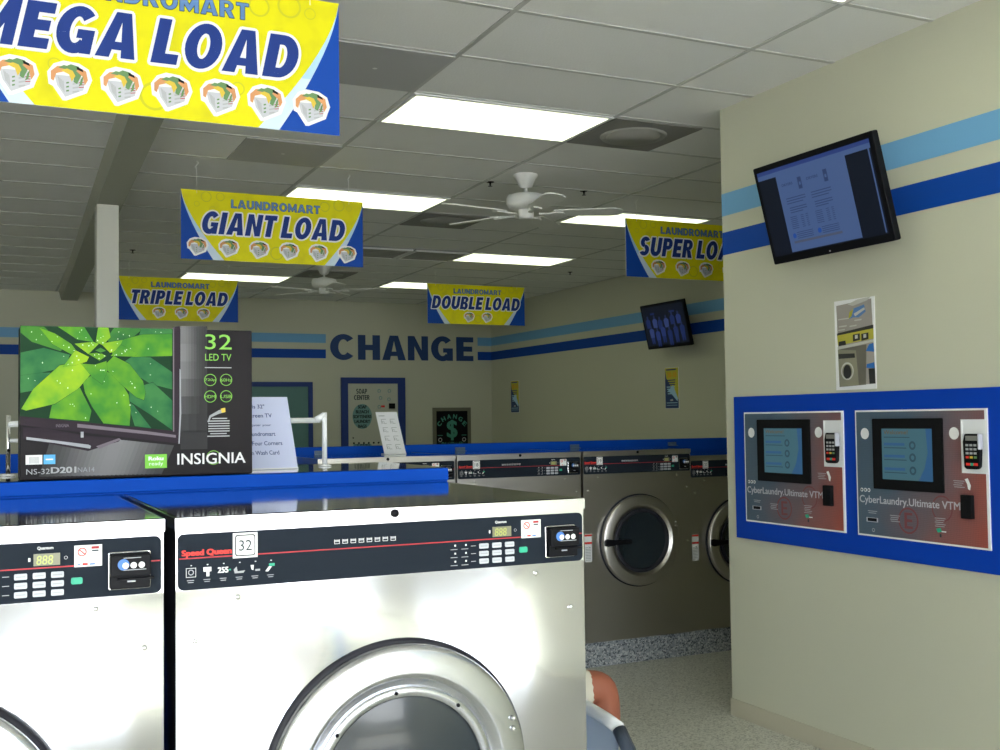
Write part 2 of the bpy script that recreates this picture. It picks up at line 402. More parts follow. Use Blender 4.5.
vent(GX(1), GY(13), 'round', 'dark grey ceiling vent above the farther ceiling fan')
vent(GX(1), GY(10), 'louver', 'louvred ceiling grille next to the GIANT LOAD sign')
vent(GX(1.5), GY(10), 'louver', 'louvred ceiling grille beside the panel light, farther from the GIANT LOAD sign')
def sprinkler(x, y, label):
    t = thing('sprinkler_head', (x, y, CH), label, 'sprinkler', 'ceiling sprinkler heads')
    fr = Fr((x, y, CH), (1, 0, 0), (0, -1, 0)); c = MB()
    c.lathe(fr, 0, 0, [(.030, 0), (.026, .004), (.007, .006), (.007, .018), (.004, .028), (.016, .030), (.016, .032), (0, .032)], black, 16)
    c.build('head', t)
sprinkler(3.33, 7.1, 'small dark sprinkler head on the ceiling just left of the nearer fan')
sprinkler(4.11, 7.12, 'small dark sprinkler head on the ceiling just right of the nearer fan')
sprinkler(6.24, 11.16, 'small dark sprinkler head on the ceiling above the wall stripes by the far television')
sprinkler(1.40, 11.2, 'small dark sprinkler head on the ceiling beside the white column')

# ------------------------------------------------------------------ fans
def fan(x, y, label, rot):
    t = thing('ceiling_fan', (x, y, CH), label, 'ceiling fan', 'white ceiling fans')
    fr = Fr((x, y, CH), (1, 0, 0), (0, -1, 0))
    MB().lathe(fr, 0, 0, [(.085, -.002), (.085, .012), (.07, .03), (.045, .085), (.03, .095), (0, .095)], whitemetal, 32).build('canopy', t)
    MB().lathe(fr, 0, 0, [(.013, .09), (.013, .135)], whitemetal, 12).build('downrod', t)
    MB().lathe(fr, 0, 0, [(.02, .120), (.06, .130), (.125, .145), (.135, .165), (.135, .205), (.12, .232), (.06, .245), (0, .245)], whitemetal, 40).build('motor_housing', t)
    MB().lathe(fr, 0, 0, [(.05, .240), (.055, .25), (.055, .295), (.045, .308), (0, .308)], whitemetal, 32).build('switch_housing', t)
    for k in range(5):
        a = math.radians(rot+72*k); d = Vector((math.cos(a), math.sin(a), 0)); s = Vector((-math.sin(a), math.cos(a), -.16)).normalized()
        o = Vector((x, y, CH-.268)); f = Fr(o, d, s)
        q = [(.19, -.045), (.22, -.058), (.60, -.072), (.64, -.062), (.665, -.035), (.67, 0), (.665, .035), (.64, .062), (.60, .072), (.22, .058), (.19, .045)]
        bl = MB().prism(f, q, -.004, .004, whitemetal).build('blade', t)
        br = MB().prism(f, [(.09, -.015), (.16, -.012), (.2, -.035), (.26, -.03), (.27, 0), (.26, .03), (.2, .035), (.16, .012), (.09, .015)], -.014, -.005, whitemetal)
        br.build('blade_bracket', bl)
fan(3.46, 6.80, 'white five-blade ceiling fan, the nearer one, in front of the SUPER LOAD sign', -27)
fan(3.45, 11.65, 'white five-blade ceiling fan, the farther one, below the GIANT LOAD sign corner', -20)

# ------------------------------------------------------------------ hanging load signs
def basket(mb, fr, a, b, w, h, z):
    T = lambda pts: [(a+x*w, b+y*h) for x, y in pts]
    mb.poly(fr, T([(-.5, .18), (-.36, .40), (-.14, .50), (.2, .47), (.42, .34), (.5, .08), (.44, -.08), (.38, -.26), (-.08, -.5), (-.16, -.5), (-.38, -.16), (-.47, -.12)]), z, white)
    mb.poly(fr, T([(-.34, .12), (.36, .14), (.30, -.20), (-.10, -.41), (-.28, -.14)]), z+.001, bgrey)
    for k in range(3):
        y = .02-k*.1
        mb.poly(fr, T([(-.08, y-.1), (-.02, y-.08), (-.02, y-.04), (-.08, y-.06)]), z+.0015, cgreen)
        mb.poly(fr, T([(.06, y-.11), (.20, y-.07), (.20, y-.03), (.06, y-.07)]), z+.0015, offw)
    mb.poly(fr, T([(-.42, .0), (-.42, .2), (-.28, .34), (-.1, .36), (-.02, .26), (-.3, .16), (-.36, -.04)]), z+.002, orange)
    mb.poly(fr, T([(-.12, .34), (.02, .42), (.2, .38), (.26, .18), (.16, -.06), (.08, -.02), (.1, .16), (-.04, .26)]), z+.0025, cgreen)
    mb.poly(fr, T([(-.06, .30), (.06, .26), (.12, .14), (.04, -.02), (-.02, .16), (-.2, .24)]), z+.003, cyel)
    mb.poly(fr, T([(.2, .36), (.36, .28), (.40, .06), (.33, -.08), (.28, .14), (.14, .26)]), z+.003, orange)
    mb.poly(fr, T([(-.26, .30), (-.14, .38), (-.02, .36), (-.10, .28)]), z+.0031, cgreen); mb.poly(fr, T([(.24, .06), (.30, .16), (.27, -.06), (.20, -.12)]), z+.0032, cgreen)
    for k in range(4): mb.poly(fr, T([(-.27+k*.035, .08-k*.03), (-.245+k*.035, .08-k*.03), (-.20+k*.028, -.18-k*.04), (-.22+k*.028, -.17-k*.04)]), z+.0015, offw)
    for k in range(3): mb.poly(fr, T([(.20, -.01-k*.06), (.31, .01-k*.06), (.31, -.01-k*.06), (.20, -.03-k*.06)]), z+.0016, redline)
    mb.poly(fr, T([(.14, .38), (.28, .32), (.30, .25), (.16, .30)]), z+.0035, black)
def sign(x, y, z, word, cents, label, ext=.99, tx=(.125, 1.10), bw=.138):
    W, H = 1.22, .45
    t = thing('hanging_sign', (x+W/2, y, z), label, 'hanging sign', 'yellow load size signs')
    fr = front(x, y, z)
    MB().box(fr, 0, W, 0, H, -.006, 0, white).build('board', t)
    bubm = mat('sign_bubble_print', (.60, .57, .03), .5, spec=.15); g = MB(); g.quad(fr, 0, W, 0, H, .001, signblue)
    N = 10; cv = lambda u, w_: (w_*(1-math.sqrt(max(0, 1-(1-u)**1.6)))+0, u*H)   # u=1 top
    cur = lambda w_: [(w_*(1-u)**1.45, u*H) for u in [k/N for k in range(N+1)]]
    A = cur(.205); B = cur(.275)
    g.poly(fr, A+[(W-a, b) for a, b in A[::-1]], .002, signpale); wl = mat('sign_white_blue', (.62, .74, .86), .5); K4 = [q for q in A if q[1] <= .19]; g.poly(fr, K4+[(W-a, b) for a, b in K4[::-1]], .0024, wl)
    g.poly(fr, B+[(W-a, b) for a, b in B[::-1]], .003, yellow)
    g.btext(fr, 'LAUNDROMART', .32, .915, .348, .402, .0058, signtext2, t=.22, gap=.12, out=dtext, outw=.04, oh=.0016)
    g.btext(fr, word+' LOAD', tx[0]-.005, tx[1]+.002, .170, .314, .0095, signtext, t=.28, shear=.22, gap=.10, out=white, outw=.07, oh=.0025)
    for ba, bb, br_ in ((.16, .41, .035), (.25, .415, .028), (.10, .36, .018), (.95, .40, .035), (1.05, .415, .04), (1.12, .40, .02), (.62, .065, .045), (.70, .06, .02), (.88, .12, .022), (.50, .11, .03), (.33, .13, .02), (.2, .33, .02)):
        g.ring(fr, ba, bb, br_*.82, br_, .0034, bubm, 20)
    # soft offset print shadow of the lettering is part of the artwork
    g.build('printed_face', t)
    for c in cents:
        q = MB(); basket(q, fr, c, .083, bw, .122, .004); q.build('basket_picture', t)
    for a in (.10, W-.10):
        h = MB(); h.tube(fr.p(a, H-.02, .004), (fr.p(a, 0, 0).x, y, CH-.045), .0012, whitemetal, 6); h.build('hanging_wire', t)
        h = MB(); c = Vector((fr.p(a, 0, 0).x, y, CH-.03))
        h.path([c+Vector((.010*math.sin(q*2.2), 0, .022*math.cos(q*1.1))) for q in [k*.3 for k in range(10)]], .0022, whitemetal, 6); h.build('hook', t)
    return t
sign(1.198, 7.23, 2.672, 'GIANT', [.105+.2*k for k in range(6)], 'hanging yellow and blue sign reading GIANT LOAD')
sign(1.350, 11.9, 2.693, 'TRIPLE', [.40, .628, .855], 'hanging yellow and blue sign reading TRIPLE LOAD, beside the column', tx=(.11, 1.12))
sign(4.600, 11.51, 2.705, 'DOUBLE', [.51, .735], 'hanging yellow and blue sign reading DOUBLE LOAD', tx=(.05, 1.165))
sign(4.518, 7.2, 2.700, 'SUPER', [.295, .52, .745, .97], 'hanging yellow and blue sign reading SUPER LOAD, cut off by the near wall', tx=(.115, 1.10))
sign(-.112, 3.55, 2.575, 'MEGA', [.073+.150*k for k in range(8)], 'big hanging yellow and blue sign reading MEGA LOAD, nearest to the viewer', tx=(.09, 1.09), bw=.128)

# ------------------------------------------------------------------ washers
def washer(x, y, z0, W, top, label, num, cab, far=False, depth=.793):
    if not far: depth = .886
    t = thing('washing_machine', (x+W/2, y+depth/2, z0), label, 'washing machine', 'stainless front-load washers')
    T = top; fr = front(x, y, 0); cx = W/2; cz = T-.595
    N = 64
    # front sheet with a round hole, cabinet sides
    c = MB()
    per = []
    a0, a1, b0, b1 = 0, W, z0, T-.150
    hole = [(cx+.302*math.cos(2*PI*i/N), cz+.302*math.sin(2*PI*i/N)) for i in range(N)]
    def edge(q):
        dx, dz = math.cos(q), math.sin(q); ts = []
        if dx > 1e-9: ts.append((a1-cx)/dx)
        if dx < -1e-9: ts.append((a0-cx)/dx)
        if dz > 1e-9: ts.append((b1-cz)/dz)
        if dz < -1e-9: ts.append((b0-cz)/dz)
        k = min(ts); return (cx+dx*k, cz+dz*k)
    out = [edge(2*PI*i/N) for i in range(N)]
    for corner in ((a1, b1), (a0, b1), (a0, b0), (a1, b0)):
        i = min(range(N), key=lambda i: (out[i][0]-corner[0])**2+(out[i][1]-corner[1])**2); out[i] = corner
    vs = [fr.p(*q, 0) for q in hole]+[fr.p(*q, 0) for q in out]
    c.add(vs, [(i, N+i, N+(i+1) % N, (i+1) % N) for i in range(N)], cab)
    c.add([fr.p(*q, h) for h in (0, -.05) for q in hole], [(i, (i+1) % N, N+(i+1) % N, N+i) for i in range(N)], rubber)
    c.disc(fr, cx, cz, .302, -.05, rubber, 64)
    xr, yb = x+W, y+depth
    zt = T-.026
    c.add([(x, y, z0), (x, yb, z0), (x, yb, zt), (x, y, zt)], [(3, 2, 1, 0)], cab)
    c.add([(xr, y, z0), (xr, yb, z0), (xr, yb, zt), (xr, y, zt)], [(0, 1, 2, 3)], cab)
    c.add([(x, yb, z0), (xr, yb, z0), (xr, yb, zt), (x, yb, zt)], [(3, 2, 1, 0)], cab)
    c.add([(x, y, z0), (xr, y, z0), (xr, yb, z0), (x, yb, z0)], [(3, 2, 1, 0)], cab)
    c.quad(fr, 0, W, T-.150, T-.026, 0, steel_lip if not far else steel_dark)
    c.build('cabinet', t)
    # lid
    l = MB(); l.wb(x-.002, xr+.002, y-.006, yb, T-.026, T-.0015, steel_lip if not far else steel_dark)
    l.quad(Fr((x, y, T), (1, 0, 0), (0, 1, 0)), .004, W-.004, .006, depth, 0, steel_lid if not far else steel_lid)
    lo = l.build('lid', t, bevel=.0)
    b = MB(); b.lathe(fr, .494*W, T-.0135, [(.009, .004), (.009, .010), (.006, .012), (0, .012)], black, 20); b.build('lock_button', t)
    # control panel
    p = MB(); p.prism(fr, rrect(.004, W-.005, T-.149, T-.035, .012), 0, .004, panel_m); po = p.build('control_panel', t)
    U = lambda u: u*W; D = lambda d: T-d
    g = MB(); h = .0050
    g.quad(fr, U(.006), U(.873), D(.0855), D(.0830), h, redline); g.quad(fr, U(.968), U(.993), D(.0855), D(.0830), h, redline)
    g.text(fr, 'Speed Queen', U(.011), U(.118), D(.083), D(.067), h+.0003, red, off=.05)
    for k in range(6):      # programme icons
        u = .031+k*.0345; a = U(u); b_ = D(.113)
        if k == 0: g.ring(fr, a, b_, .004, .006, h, offw, 12); g.quad(fr, a-.010, a+.010, b_+.008, b_+.009, h, white); g.quad(fr, a-.010, a-.009, b_-.009, b_+.008, h, white); g.quad(fr, a+.009, a+.010, b_-.009, b_+.008, h, white); g.quad(fr, a-.010, a+.010, b_-.010, b_-.009, h, white)
        elif k == 1: g.quad(fr, a-.008, a+.008, b_, b_+.009, h, white); g.quad(fr, a-.002, a+.004, b_-.01, b_, h, white)
        elif k == 2: g.text(fr, '255', a-.012, a+.010, b_-.005, b_+.007, h, white, off=.04); g.quad(fr, a+.011, a+.015, b_-.001, b_+.002, h, green_b)
        elif k == 3: g.poly(fr, [(a-.012, b_), (a-.006, b_+.006), (a-.004, b_-.004), (a+.012, b_-.003), (a+.008, b_-.008), (a-.010, b_-.008)], h, offw)
        elif k == 4: g.poly(fr, [(a-.010, b_+.007), (a-.003, b_+.007), (a-.004, b_-.004), (a-.008, b_-.002)], h, white); g.quad(fr, a, a+.010, b_-.006, b_-.002, h, offw)
        else: g.poly(fr, [(a-.012, b_-.008), (a-.004, b_+.002), (a+.002, b_+.001), (a-.006, b_-.009)], h, white); g.quad(fr, a-.004, a+.008, b_+.002, b_+.008, h, green_b)
        g.quad(fr, a-.001, a+.002, b_+.013, b_+.015, h, white)
        g.quad(fr, a-.008, a+.006, b_-.017, b_-.0155, h, offw); g.quad(fr, a-.006, a+.005, b_-.021, b_-.0195, h, offw)
    for k in range(8):      # little tub icons
        a = U(.355+k*.0193)
        g.quad(fr, a-.006, a+.006, D(.0735), D(.0725), h, white); g.quad(fr, a-.006, a-.005, D(.073), D(.064), h, white); g.quad(fr, a+.005, a+.006, D(.073), D(.064), h, white)
        g.quad(fr, a-.005, a+.005, D(.069), D(.0645), h, offw)
    for r_ in range(3):
        for k in range(2): g.quad(fr, U(.644+k*.028), U(.644+k*.028)+.004, D(.096+r_*.018), D(.092+r_*.018), h, white); g.quad(fr, U(.634+k*.028), U(.652+k*.028), D(.1035+r_*.018), D(.102+r_*.018), h, offw)
        g.quad(fr, U(.687), U(.700), D(.098+r_*.0175), D(.0965+r_*.0175), h, offw)
    g.text(fr, 'Quantum', U(.752), U(.782), D(.050), D(.043), h, white, off=.02)
    g.quad(fr, U(.735), U(.739), D(.071), D(.064), h, white)
    g.ring(fr, U(.806), D(.067), .0025, .0035, h, offw, 10)
    g.build('panel_printing', po)
    d = MB(); d.box(fr, U(.745), U(.795), D(.080), D(.057), .003, .0055, lcd); d.text(fr, '888', U(.750), U(.782), D(.078), D(.060), .0065, lcdtxt, off=.01, shear=.1); d.build('display', t)
    for r_ in range(3):
        for k in range(3):
            a = U(.709+k*.0345); b_ = D(.093+r_*.0172)
            q = MB(); q.prism(fr, rrect(a, a+.023, b_-.0115, b_, .002, 2), .003, .0065, btn_m); q.quad(fr, a+.003, a+.020, b_-.007, b_-.0045, .0070, offw); q.build('keypad_button', t)
    MB().prism(fr, rrect(U(.816), U(.838), D(.120), D(.107), .003, 2), .003, .0065, green_b).build('start_button', t)
    s = MB(); s.quad(fr, U(.822), U(.876), D(.087), D(.045), .0055, white)
    s.ring(fr, U(.837), D(.058), .0065, .0085, .006, red, 20); s.poly(fr, [(U(.837)-.006, D(.058)+.004), (U(.837)-.005, D(.058)+.006), (U(.837)+.006, D(.058)-.004), (U(.837)+.005, D(.058)-.006)], .006, red)
    s.quad(fr, U(.855), U(.870), D(.053), D(.048), .006, redline); s.quad(fr, U(.856), U(.869), D(.058), D(.055), .006, dtext); s.quad(fr, U(.860), U(.868), D(.070), D(.069), .006, offw)
    s.quad(fr, U(.828), U(.834), D(.083), D(.081), .006, sticker_blue); s.quad(fr, U(.838), U(.848), D(.084), D(.080), .006, red); s.quad(fr, U(.852), U(.862), D(.084), D(.081), .006, sticker_blue)
    s.build('notice_sticker', t)
    n = MB(); n.quad(fr, U(.120), U(.174), D(.090), D(.038), .0055, white); n.prism(fr, rrect(U(.125), U(.169), D(.086), D(.042), .005, 3), .0056, .006, black)
    n.prism(fr, rrect(U(.127), U(.167), D(.084), D(.044), .004, 3), .0061, .0066, white)
    n.text(fr, num, U(.133), U(.161), D(.075), D(.053), .0074, dtext, off=.0); n.build('number_plate', t)
    # card reader
    r = MB(); r.prism(fr, rrect(U(.888), U(.973), D(.137), D(.062), .004, 3), .003, .006, chrome)
    r.prism(fr, rrect(U(.890), U(.970), D(.134), D(.064), .003, 3), .004, .022, black)
    r.box(fr, U(.890), U(.970), D(.108), D(.067), .022, .032, black)
    ro = r.build('card_reader', t, bevel=.002)
    q = MB(); q.disc(fr, U(.915), D(.085), .011, .0333, sticker_blue, 20)
    for k in range(3): q.disc(fr, U(.919+k*.016), D(.087), .0062, .0338, white, 16)
    q.quad(fr, U(.915), U(.96), D(.0965), D(.095), .0335, offw); q.quad(fr, U(.915), U(.95), D(.073), D(.0715), .0335, offw)
    q.build('reader_printing', ro)
    q = MB(); q.box(fr, U(.905), U(.976), D(.116), D(.1125), .022, .036, black); q.quad(fr, U(.924), U(.940), D(.121), D(.118), .0228, btn_m); q.build('card_slot', ro)
    for a, d_ in ((.132, .171), (.864, .172), (.040, .254), (.961, .257), (.04, .62), (.96, .62)):
        MB().lathe(fr, U(a), D(d_), [(.0055, 0), (.005, .003), (.003, .0045), (0, .0045)], chrome, 14).build('bolt', t)
    # door
    dm = MB(); dm.lathe(fr, cx, cz, [(.306, .001), (.306, .010), (.297, .012)], rubber, 72); dm.build('gasket', t)
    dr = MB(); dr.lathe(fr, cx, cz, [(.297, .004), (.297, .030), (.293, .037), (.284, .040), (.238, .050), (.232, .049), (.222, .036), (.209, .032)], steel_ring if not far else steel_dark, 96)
    door = dr.build('door', t)
    ir = MB(); ir.lathe(fr, cx, cz, [(.210, .030), (.209, .042), (.205, .046), (.190, .046), (.185, .042), (.184, .025)], steel_ring if not far else rubber, 72)
    ir.build('glass_ring', door)
    for k in range(8):
        q = math.radians(14+45*k-8); MB().lathe(fr, cx+.198*math.cos(q), cz+.198*math.sin(q), [(.0045, .046), (.004, .049), (0, .0495)], black, 10).build('screw', door)
    MB().lathe(fr, cx, cz, [(.187, .030), (.15, .034), (.08, .040), (0, .042)] if not far else [(.187, .030), (.15, .02), (.08, .008), (0, .004)], glass_m, 64).build('glass', door)
    for dz in (.085, .108): MB().lathe(fr, cx+.262, cz+dz-.0, [(.006, .044), (.005, .049), (0, .050)], chrome, 12).build('hinge_rivet', door)
    hd = MB(); f2 = fr.sub(cx-.268, cz)
    hd.prism(f2, [(-.03, -.018), (-.01, -.024), (.04, -.018), (.16, -.014), (.172, -.006), (.172, .008), (.16, .014), (.04, .018), (-.01, .024), (-.03, .018)], .047, .075, black)
    hd.build('handle', door, bevel=.006)
    if far:
        lz = cz-.10
        q = MB(); q.quad(fr, .002, .056, lz-.02, lz+.16, .002, white); q.quad(fr, .002, .056, lz+.145, lz+.157, .003, red); q.quad(fr, .002, .056, lz+.095, lz+.108, .003, red)
        for k in range(9): q.quad(fr, .008, .048, lz-.01+k*.010, lz-.006+k*.010, .003, offw)
        q.build('warning_label', t)
    return t
front_top = 1.426
washer(.375, 2.33, .0, .953, front_top, 'big bright stainless washer number 32 in the foreground', '32', steel)
washer(-.602, 2.33, .0, .953, front_top, 'bright stainless washer beside the number 32 machine, cut off by the picture edge', '31', steel)
q = MB(); q.quad(front(.240, 2.33, 1.190), 0, .052, 0, .055, .001, white); q.build('blank_sticker', bpy.data.objects['washing_machine.001'])
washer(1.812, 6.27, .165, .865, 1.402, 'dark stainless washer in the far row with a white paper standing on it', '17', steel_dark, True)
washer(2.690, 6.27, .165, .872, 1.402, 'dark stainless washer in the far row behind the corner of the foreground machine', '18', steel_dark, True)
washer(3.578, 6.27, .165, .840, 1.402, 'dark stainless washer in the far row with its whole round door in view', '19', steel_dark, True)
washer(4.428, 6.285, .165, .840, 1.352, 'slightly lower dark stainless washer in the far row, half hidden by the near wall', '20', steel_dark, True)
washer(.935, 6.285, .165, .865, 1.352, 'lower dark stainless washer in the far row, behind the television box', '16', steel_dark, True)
# curbs
c = MB(); c.wb(.90, 5.30, 6.30, 7.06, 0, .163, curb_m)
tag(c.build('washer_plinth', ), 'grey speckled plinth under the far row of dark washers', 'plinth')
# bulkheads / counters
def bulkhead(x0, x1, y0, y1, z1, th, label, body):
    t = thing('bulkhead_counter', ((x0+x1)/2, (y0+y1)/2, 0), label, 'counter')
    MB().wb(x0+.004, x1-.004, y0+.003, y1-.003, 0, z1-th, blue_lam).build('base', t)
    e = MB(); e.wb(x0, x1, y0, y1, z1-th, z1-.001, blue_lam); e.build('blue_edge', t, bevel=.004)
    MB().quad(Fr((0, 0, z1), (1, 0, 0), (0, 1, 0)), x0+.006, x1-.006, y0+.012, y1-.006, .0006, lam_top).build('counter_top', t)
bulkhead(-.64, 1.352, 3.218, 3.80, 1.468, .040, 'blue-edged counter behind the foreground washers, carrying the television box', bulk)
bulkhead(-.5, 5.9, 7.08, 7.70, 1.452, .095, 'blue-edged counter running behind the far row of dark washers', bulk)

clipm = mat('clear_clip', (.10, .16, .26), .3)
# small clear brackets seen on the far counter edge
for k, (x, lab) in enumerate(((2.02, 'small clear sign clip on far blue counter, behind the standing white paper'), (3.02, 'small clear sign clip on far blue counter, between the two middle dark washers'), (3.93, 'small clear sign clip on far blue counter, above the fully visible washer'), (4.78, 'small clear sign clip on far blue counter, next to the near wall corner'))):
    c = MB(); f = front(x, 7.07, 1.40); c.box(f, 0, .075, 0, .028, 0, .004, clipm); c.box(f, 0, .075, .0, .004, 0, .03, clipm)
    tag(c.build('sign_clip'), lab, 'clip', 'clear clips on the far counter')

# ------------------------------------------------------------------ television box
def tv_box():
    X0, X1, Y0, Y1, Z0, Z1 = .115, .739, 3.236, 3.36, 1.4695, 1.8865
    t = thing('television_box', ((X0+X1)/2, (Y0+Y1)/2, Z0), 'printed cardboard box of a 32 inch television with green leaf picture on blue counter', 'box')
    MB().wb(X0, X1, Y0, Y1, Z0, Z1, boxgrey).build('carton', t, bevel=.003)
    f = front(X0, Y0, Z0); Wd, Hd = X1-X0, Z1-Z0
    # map from crop pixels (crop 10..180 x 320..480 at 4.69x) to box coordinates
    def P(px, py):
        x = 10+px/4.688; y = 320+py/4.688
        u = (x-20)/(254-20); top = 328+5*u; bot = 475-2*u
        return (u*Wd, (1-(y-top)/(bot-top))*Hd)
    pts = lambda L: [P(*q) for q in L]
    def clip(L): return [(max(.0, a), max(0, min(Hd, b))) for a, b in L]
    g = MB()
    dg = mat('leaf_shadow_green', (.010, .045, .018), .5, spec=.1)
    G = [mat('leaf_green_%d' % i, c, .5, spec=.1, noise=(14, c2, .38, .62)) for i, (c, c2) in enumerate((((.06, .22, .03), (.03, .14, .04)), ((.14, .36, .02), (.05, .23, .03)), ((.30, .50, .02), (.13, .36, .03)), ((.02, .13, .05), (.05, .20, .06))))]
    g.poly(f, clip(pts([(46, 34), (746, 44), (746, 520), (46, 440)])), .0012, dg)
    leaves = [
        (3, [(46, 160), (150, 140), (260, 170), (240, 225), (120, 250), (46, 258)]),
        (3, [(46, 262), (140, 250), (200, 250), (110, 325), (46, 335)]),
        (3, [(560, 180), (640, 185), (742, 250), (742, 325), (640, 300), (500, 215)]),
        (0, [(46, 40), (150, 45), (240, 130), (220, 150), (100, 110), (46, 70)]),
        (3, [(545, 330), (650, 300), (744, 380), (744, 512), (640, 440), (545, 380)]),
        (0, [(470, 45), (600, 45), (560, 85), (450, 130), (440, 90)]),
        (3, [(600, 48), (744, 52), (744, 78), (590, 80)]),
        (1, [(520, 100), (600, 80), (744, 78), (744, 174), (560, 178), (470, 165), (450, 140)]),
        (1, [(135, 50), (200, 75), (270, 120), (300, 160), (270, 165), (190, 120)]),
        (1, [(215, 42), (330, 40), (370, 110), (300, 100)]),
        (2, [(395, 42), (440, 42), (450, 90), (415, 125), (385, 110)]),
        (1, [(300, 300), (360, 420), (350, 465), (180, 448), (200, 350)]),
        (3, [(530, 380), (565, 490), (640, 505), (560, 400)]),
        (1, [(330, 290), (410, 240), (480, 270), (530, 350), (540, 420), (535, 488), (420, 480), (370, 400), (340, 340)]),
        (2, [(60, 405), (110, 320), (220, 220), (310, 205), (360, 250), (300, 320), (200, 385), (80, 412)]),
        (1, [(425, 225), (470, 180), (540, 215), (600, 290), (612, 340), (604, 372), (570, 360), (500, 300)]),
        (2, [(240, 220), (290, 150), (350, 180), (340, 200), (290, 215)]),
        (1, [(320, 210), (380, 215), (430, 200), (435, 240), (412, 300), (370, 270)]),
        (2, [(290, 120), (370, 112), (395, 120), (350, 165)]),
        (2, [(410, 120), (505, 104), (490, 145), (450, 160)]),
        (1, [(455, 175), (500, 125), (575, 165), (560, 178)]),
        (1, [(350, 165), (400, 195), (430, 175), (400, 160)])]
    vein = mat('leaf_vein', (.50, .72, .12), .35); drop = mat('water_drop', (.72, .90, .62), .15)
    for k, (gi, L) in enumerate(leaves):
        q = pts(L); cxm = sum(a for a, b in q)/len(q); cym = sum(b for a, b in q)/len(q)
        q = [(min(a, P(746, 0)[0]), max(b, min(P(46, 440)[1]+(a/P(746, 0)[0])*(P(746, 516)[1]-P(46, 440)[1]), .9))) for a, b in clip([(cxm+(a-cxm)*1.07, cym+(b-cym)*1.07) for a, b in q])]; h = .0016+k*.00022
        cxm = sum(a for a, b in q)/len(q); cym = sum(b for a, b in q)/len(q)
        g.poly(f, q, h, dg)
        g.poly(f, [(cxm+(a-cxm)*.985, cym+(b-cym)*.975) for a, b in q], h+.0001, G[gi])
        for _ in range(4 if gi < 3 else 2):
            s_, u_ = R.choice(q), R.random()*.8
            a = cxm+(s_[0]-cxm)*u_; b_ = cym+(s_[1]-cym)*u_
            g.disc(f, a, b_, .0008+R.random()*.0010, .0066, drop, 7, .0008+R.random()*.0014)
    g.disc(f, *P(405, 152), .013, .0067, dg, 12, .008); g.poly(f, pts([(380, 150), (405, 138), (430, 152), (405, 160)]), .0069, G[0])
    g.build('leaf_picture', t)
    g = MB()
    bez = mat('print_bezel_plum', (.026, .016, .024), .4, spec=.1); bez2 = mat('print_bezel_grey', (.16, .13, .16), .4, spec=.2); sil = mat('print_silver', (.30, .31, .34), .4)
    g.poly(f, pts([(46, 440), (746, 516), (782, 576), (620, 556), (46, 480)]), .0072, bez); g.poly(f, pts([(746, 516), (746, 44), (782, 40), (782, 576)]), .0072, bez)
    g.poly(f, pts([(746, 44), (752, 44), (752, 520), (746, 520)]), .0074, bez2)
    g.poly(f, pts([(300, 478), (620, 516), (760, 536), (760, 548), (620, 530), (300, 494)]), .0076, bez2)
    g.poly(f, pts([(778, 235), (784, 240), (786, 440), (778, 575), (772, 575), (778, 440)]), .0078, sil)
    gm = lambda v: mat('print_gradient_%d' % round(v*100), (v, v*.98, v*1.03), .45, spec=.2)
    for k in range(28):
        x0, x1 = 190+k*20, 212+k*20
        v = round(.03+.17*math.exp(-((x0-470)/170)**2), 2)
        yt = lambda x: 496+(x-46)*.115
        g.poly(f, pts([(x0, yt(x0)+5), (x1, yt(x1)+5), (x1-60, 712), (x0-60, 709)]), .0040+.00005*(28-k), gm(v))
    for k in range(10):
        x0, x1 = 784+k*13, 799+k*13
        for j in range(7):
            v = round(.03+(.20*math.exp(-(k/4.5)**2))*math.exp(-((j-1.0)/2.6)**2), 2)
            g.poly(f, pts([(x0, 40+j*80), (x1, 40+j*80), (x1, 122+j*80), (x0, 122+j*80)]), .0020, gm(v))
    # stand
    g.poly(f, pts([(60, 490), (150, 494), (330, 530), (500, 548), (490, 560), (350, 600), (60, 540)]), .0080, bez)
    g.poly(f, pts([(75, 533), (350, 572), (362, 578), (358, 590), (200, 562), (75, 545)]), .0082, sil)
    g.poly(f, pts([(385, 580), (490, 545), (500, 552), (400, 592)]), .0082, bez2)
    g.quad(f, P(315, 515)[0], P(328, 515)[0], P(315, 540)[1], P(315, 514)[1], .0082, sil)
    lime = mat('print_lime', (.22, .55, .06), .5)
    g.text(f, 'INSIGNIA', *[P(205, 487)[0], P(262, 487)[0]], P(205, 492)[1], P(205, 478)[1], .0083, bez2)
    g.text(f, 'NS-32', P(75, 0)[0], P(178, 0)[0], P(0, 700)[1], P(0, 676)[1], .0083, offw); g.text(f, 'D201', P(182, 0)[0], P(296, 0)[0], P(0, 698)[1], P(0, 670)[1], .0083, offw, off=.03)
    g.text(f, 'NA14', P(302, 0)[0], P(378, 0)[0], P(0, 696)[1], P(0, 674)[1], .0083, sil)
    g.quad(f, P(72, 0)[0], P(145, 0)[0], P(0, 656)[1], P(0, 614)[1], .0083, white)
    for k in range(9): g.quad(f, P(88+k*5, 0)[0], P(88+k*5+2.4, 0)[0], P(0, 652)[1], P(0, 622)[1], .0087, offw)
    g.quad(f, P(150, 0)[0], P(202, 0)[0], P(0, 656)[1], P(0, 614)[1], .0083, mat('print_sky_blue', (.08, .42, .80), .5)); g.quad(f, P(160, 0)[0], P(192, 0)[0], P(0, 638)[1], P(0, 632)[1], .0087, white)
    g.quad(f, P(612, 0)[0], P(716, 0)[0], P(0, 688)[1], P(0, 624)[1], .0083, mat('print_green_tag', (.20, .62, .04), .5))
    g.text(f, 'Roku', P(628, 0)[0], P(700, 0)[0], P(0, 652)[1], P(0, 634)[1], .0088, white, off=.04); g.text(f, 'ready', P(632, 0)[0], P(698, 0)[0], P(0, 680)[1], P(0, 658)[1], .0088, white)
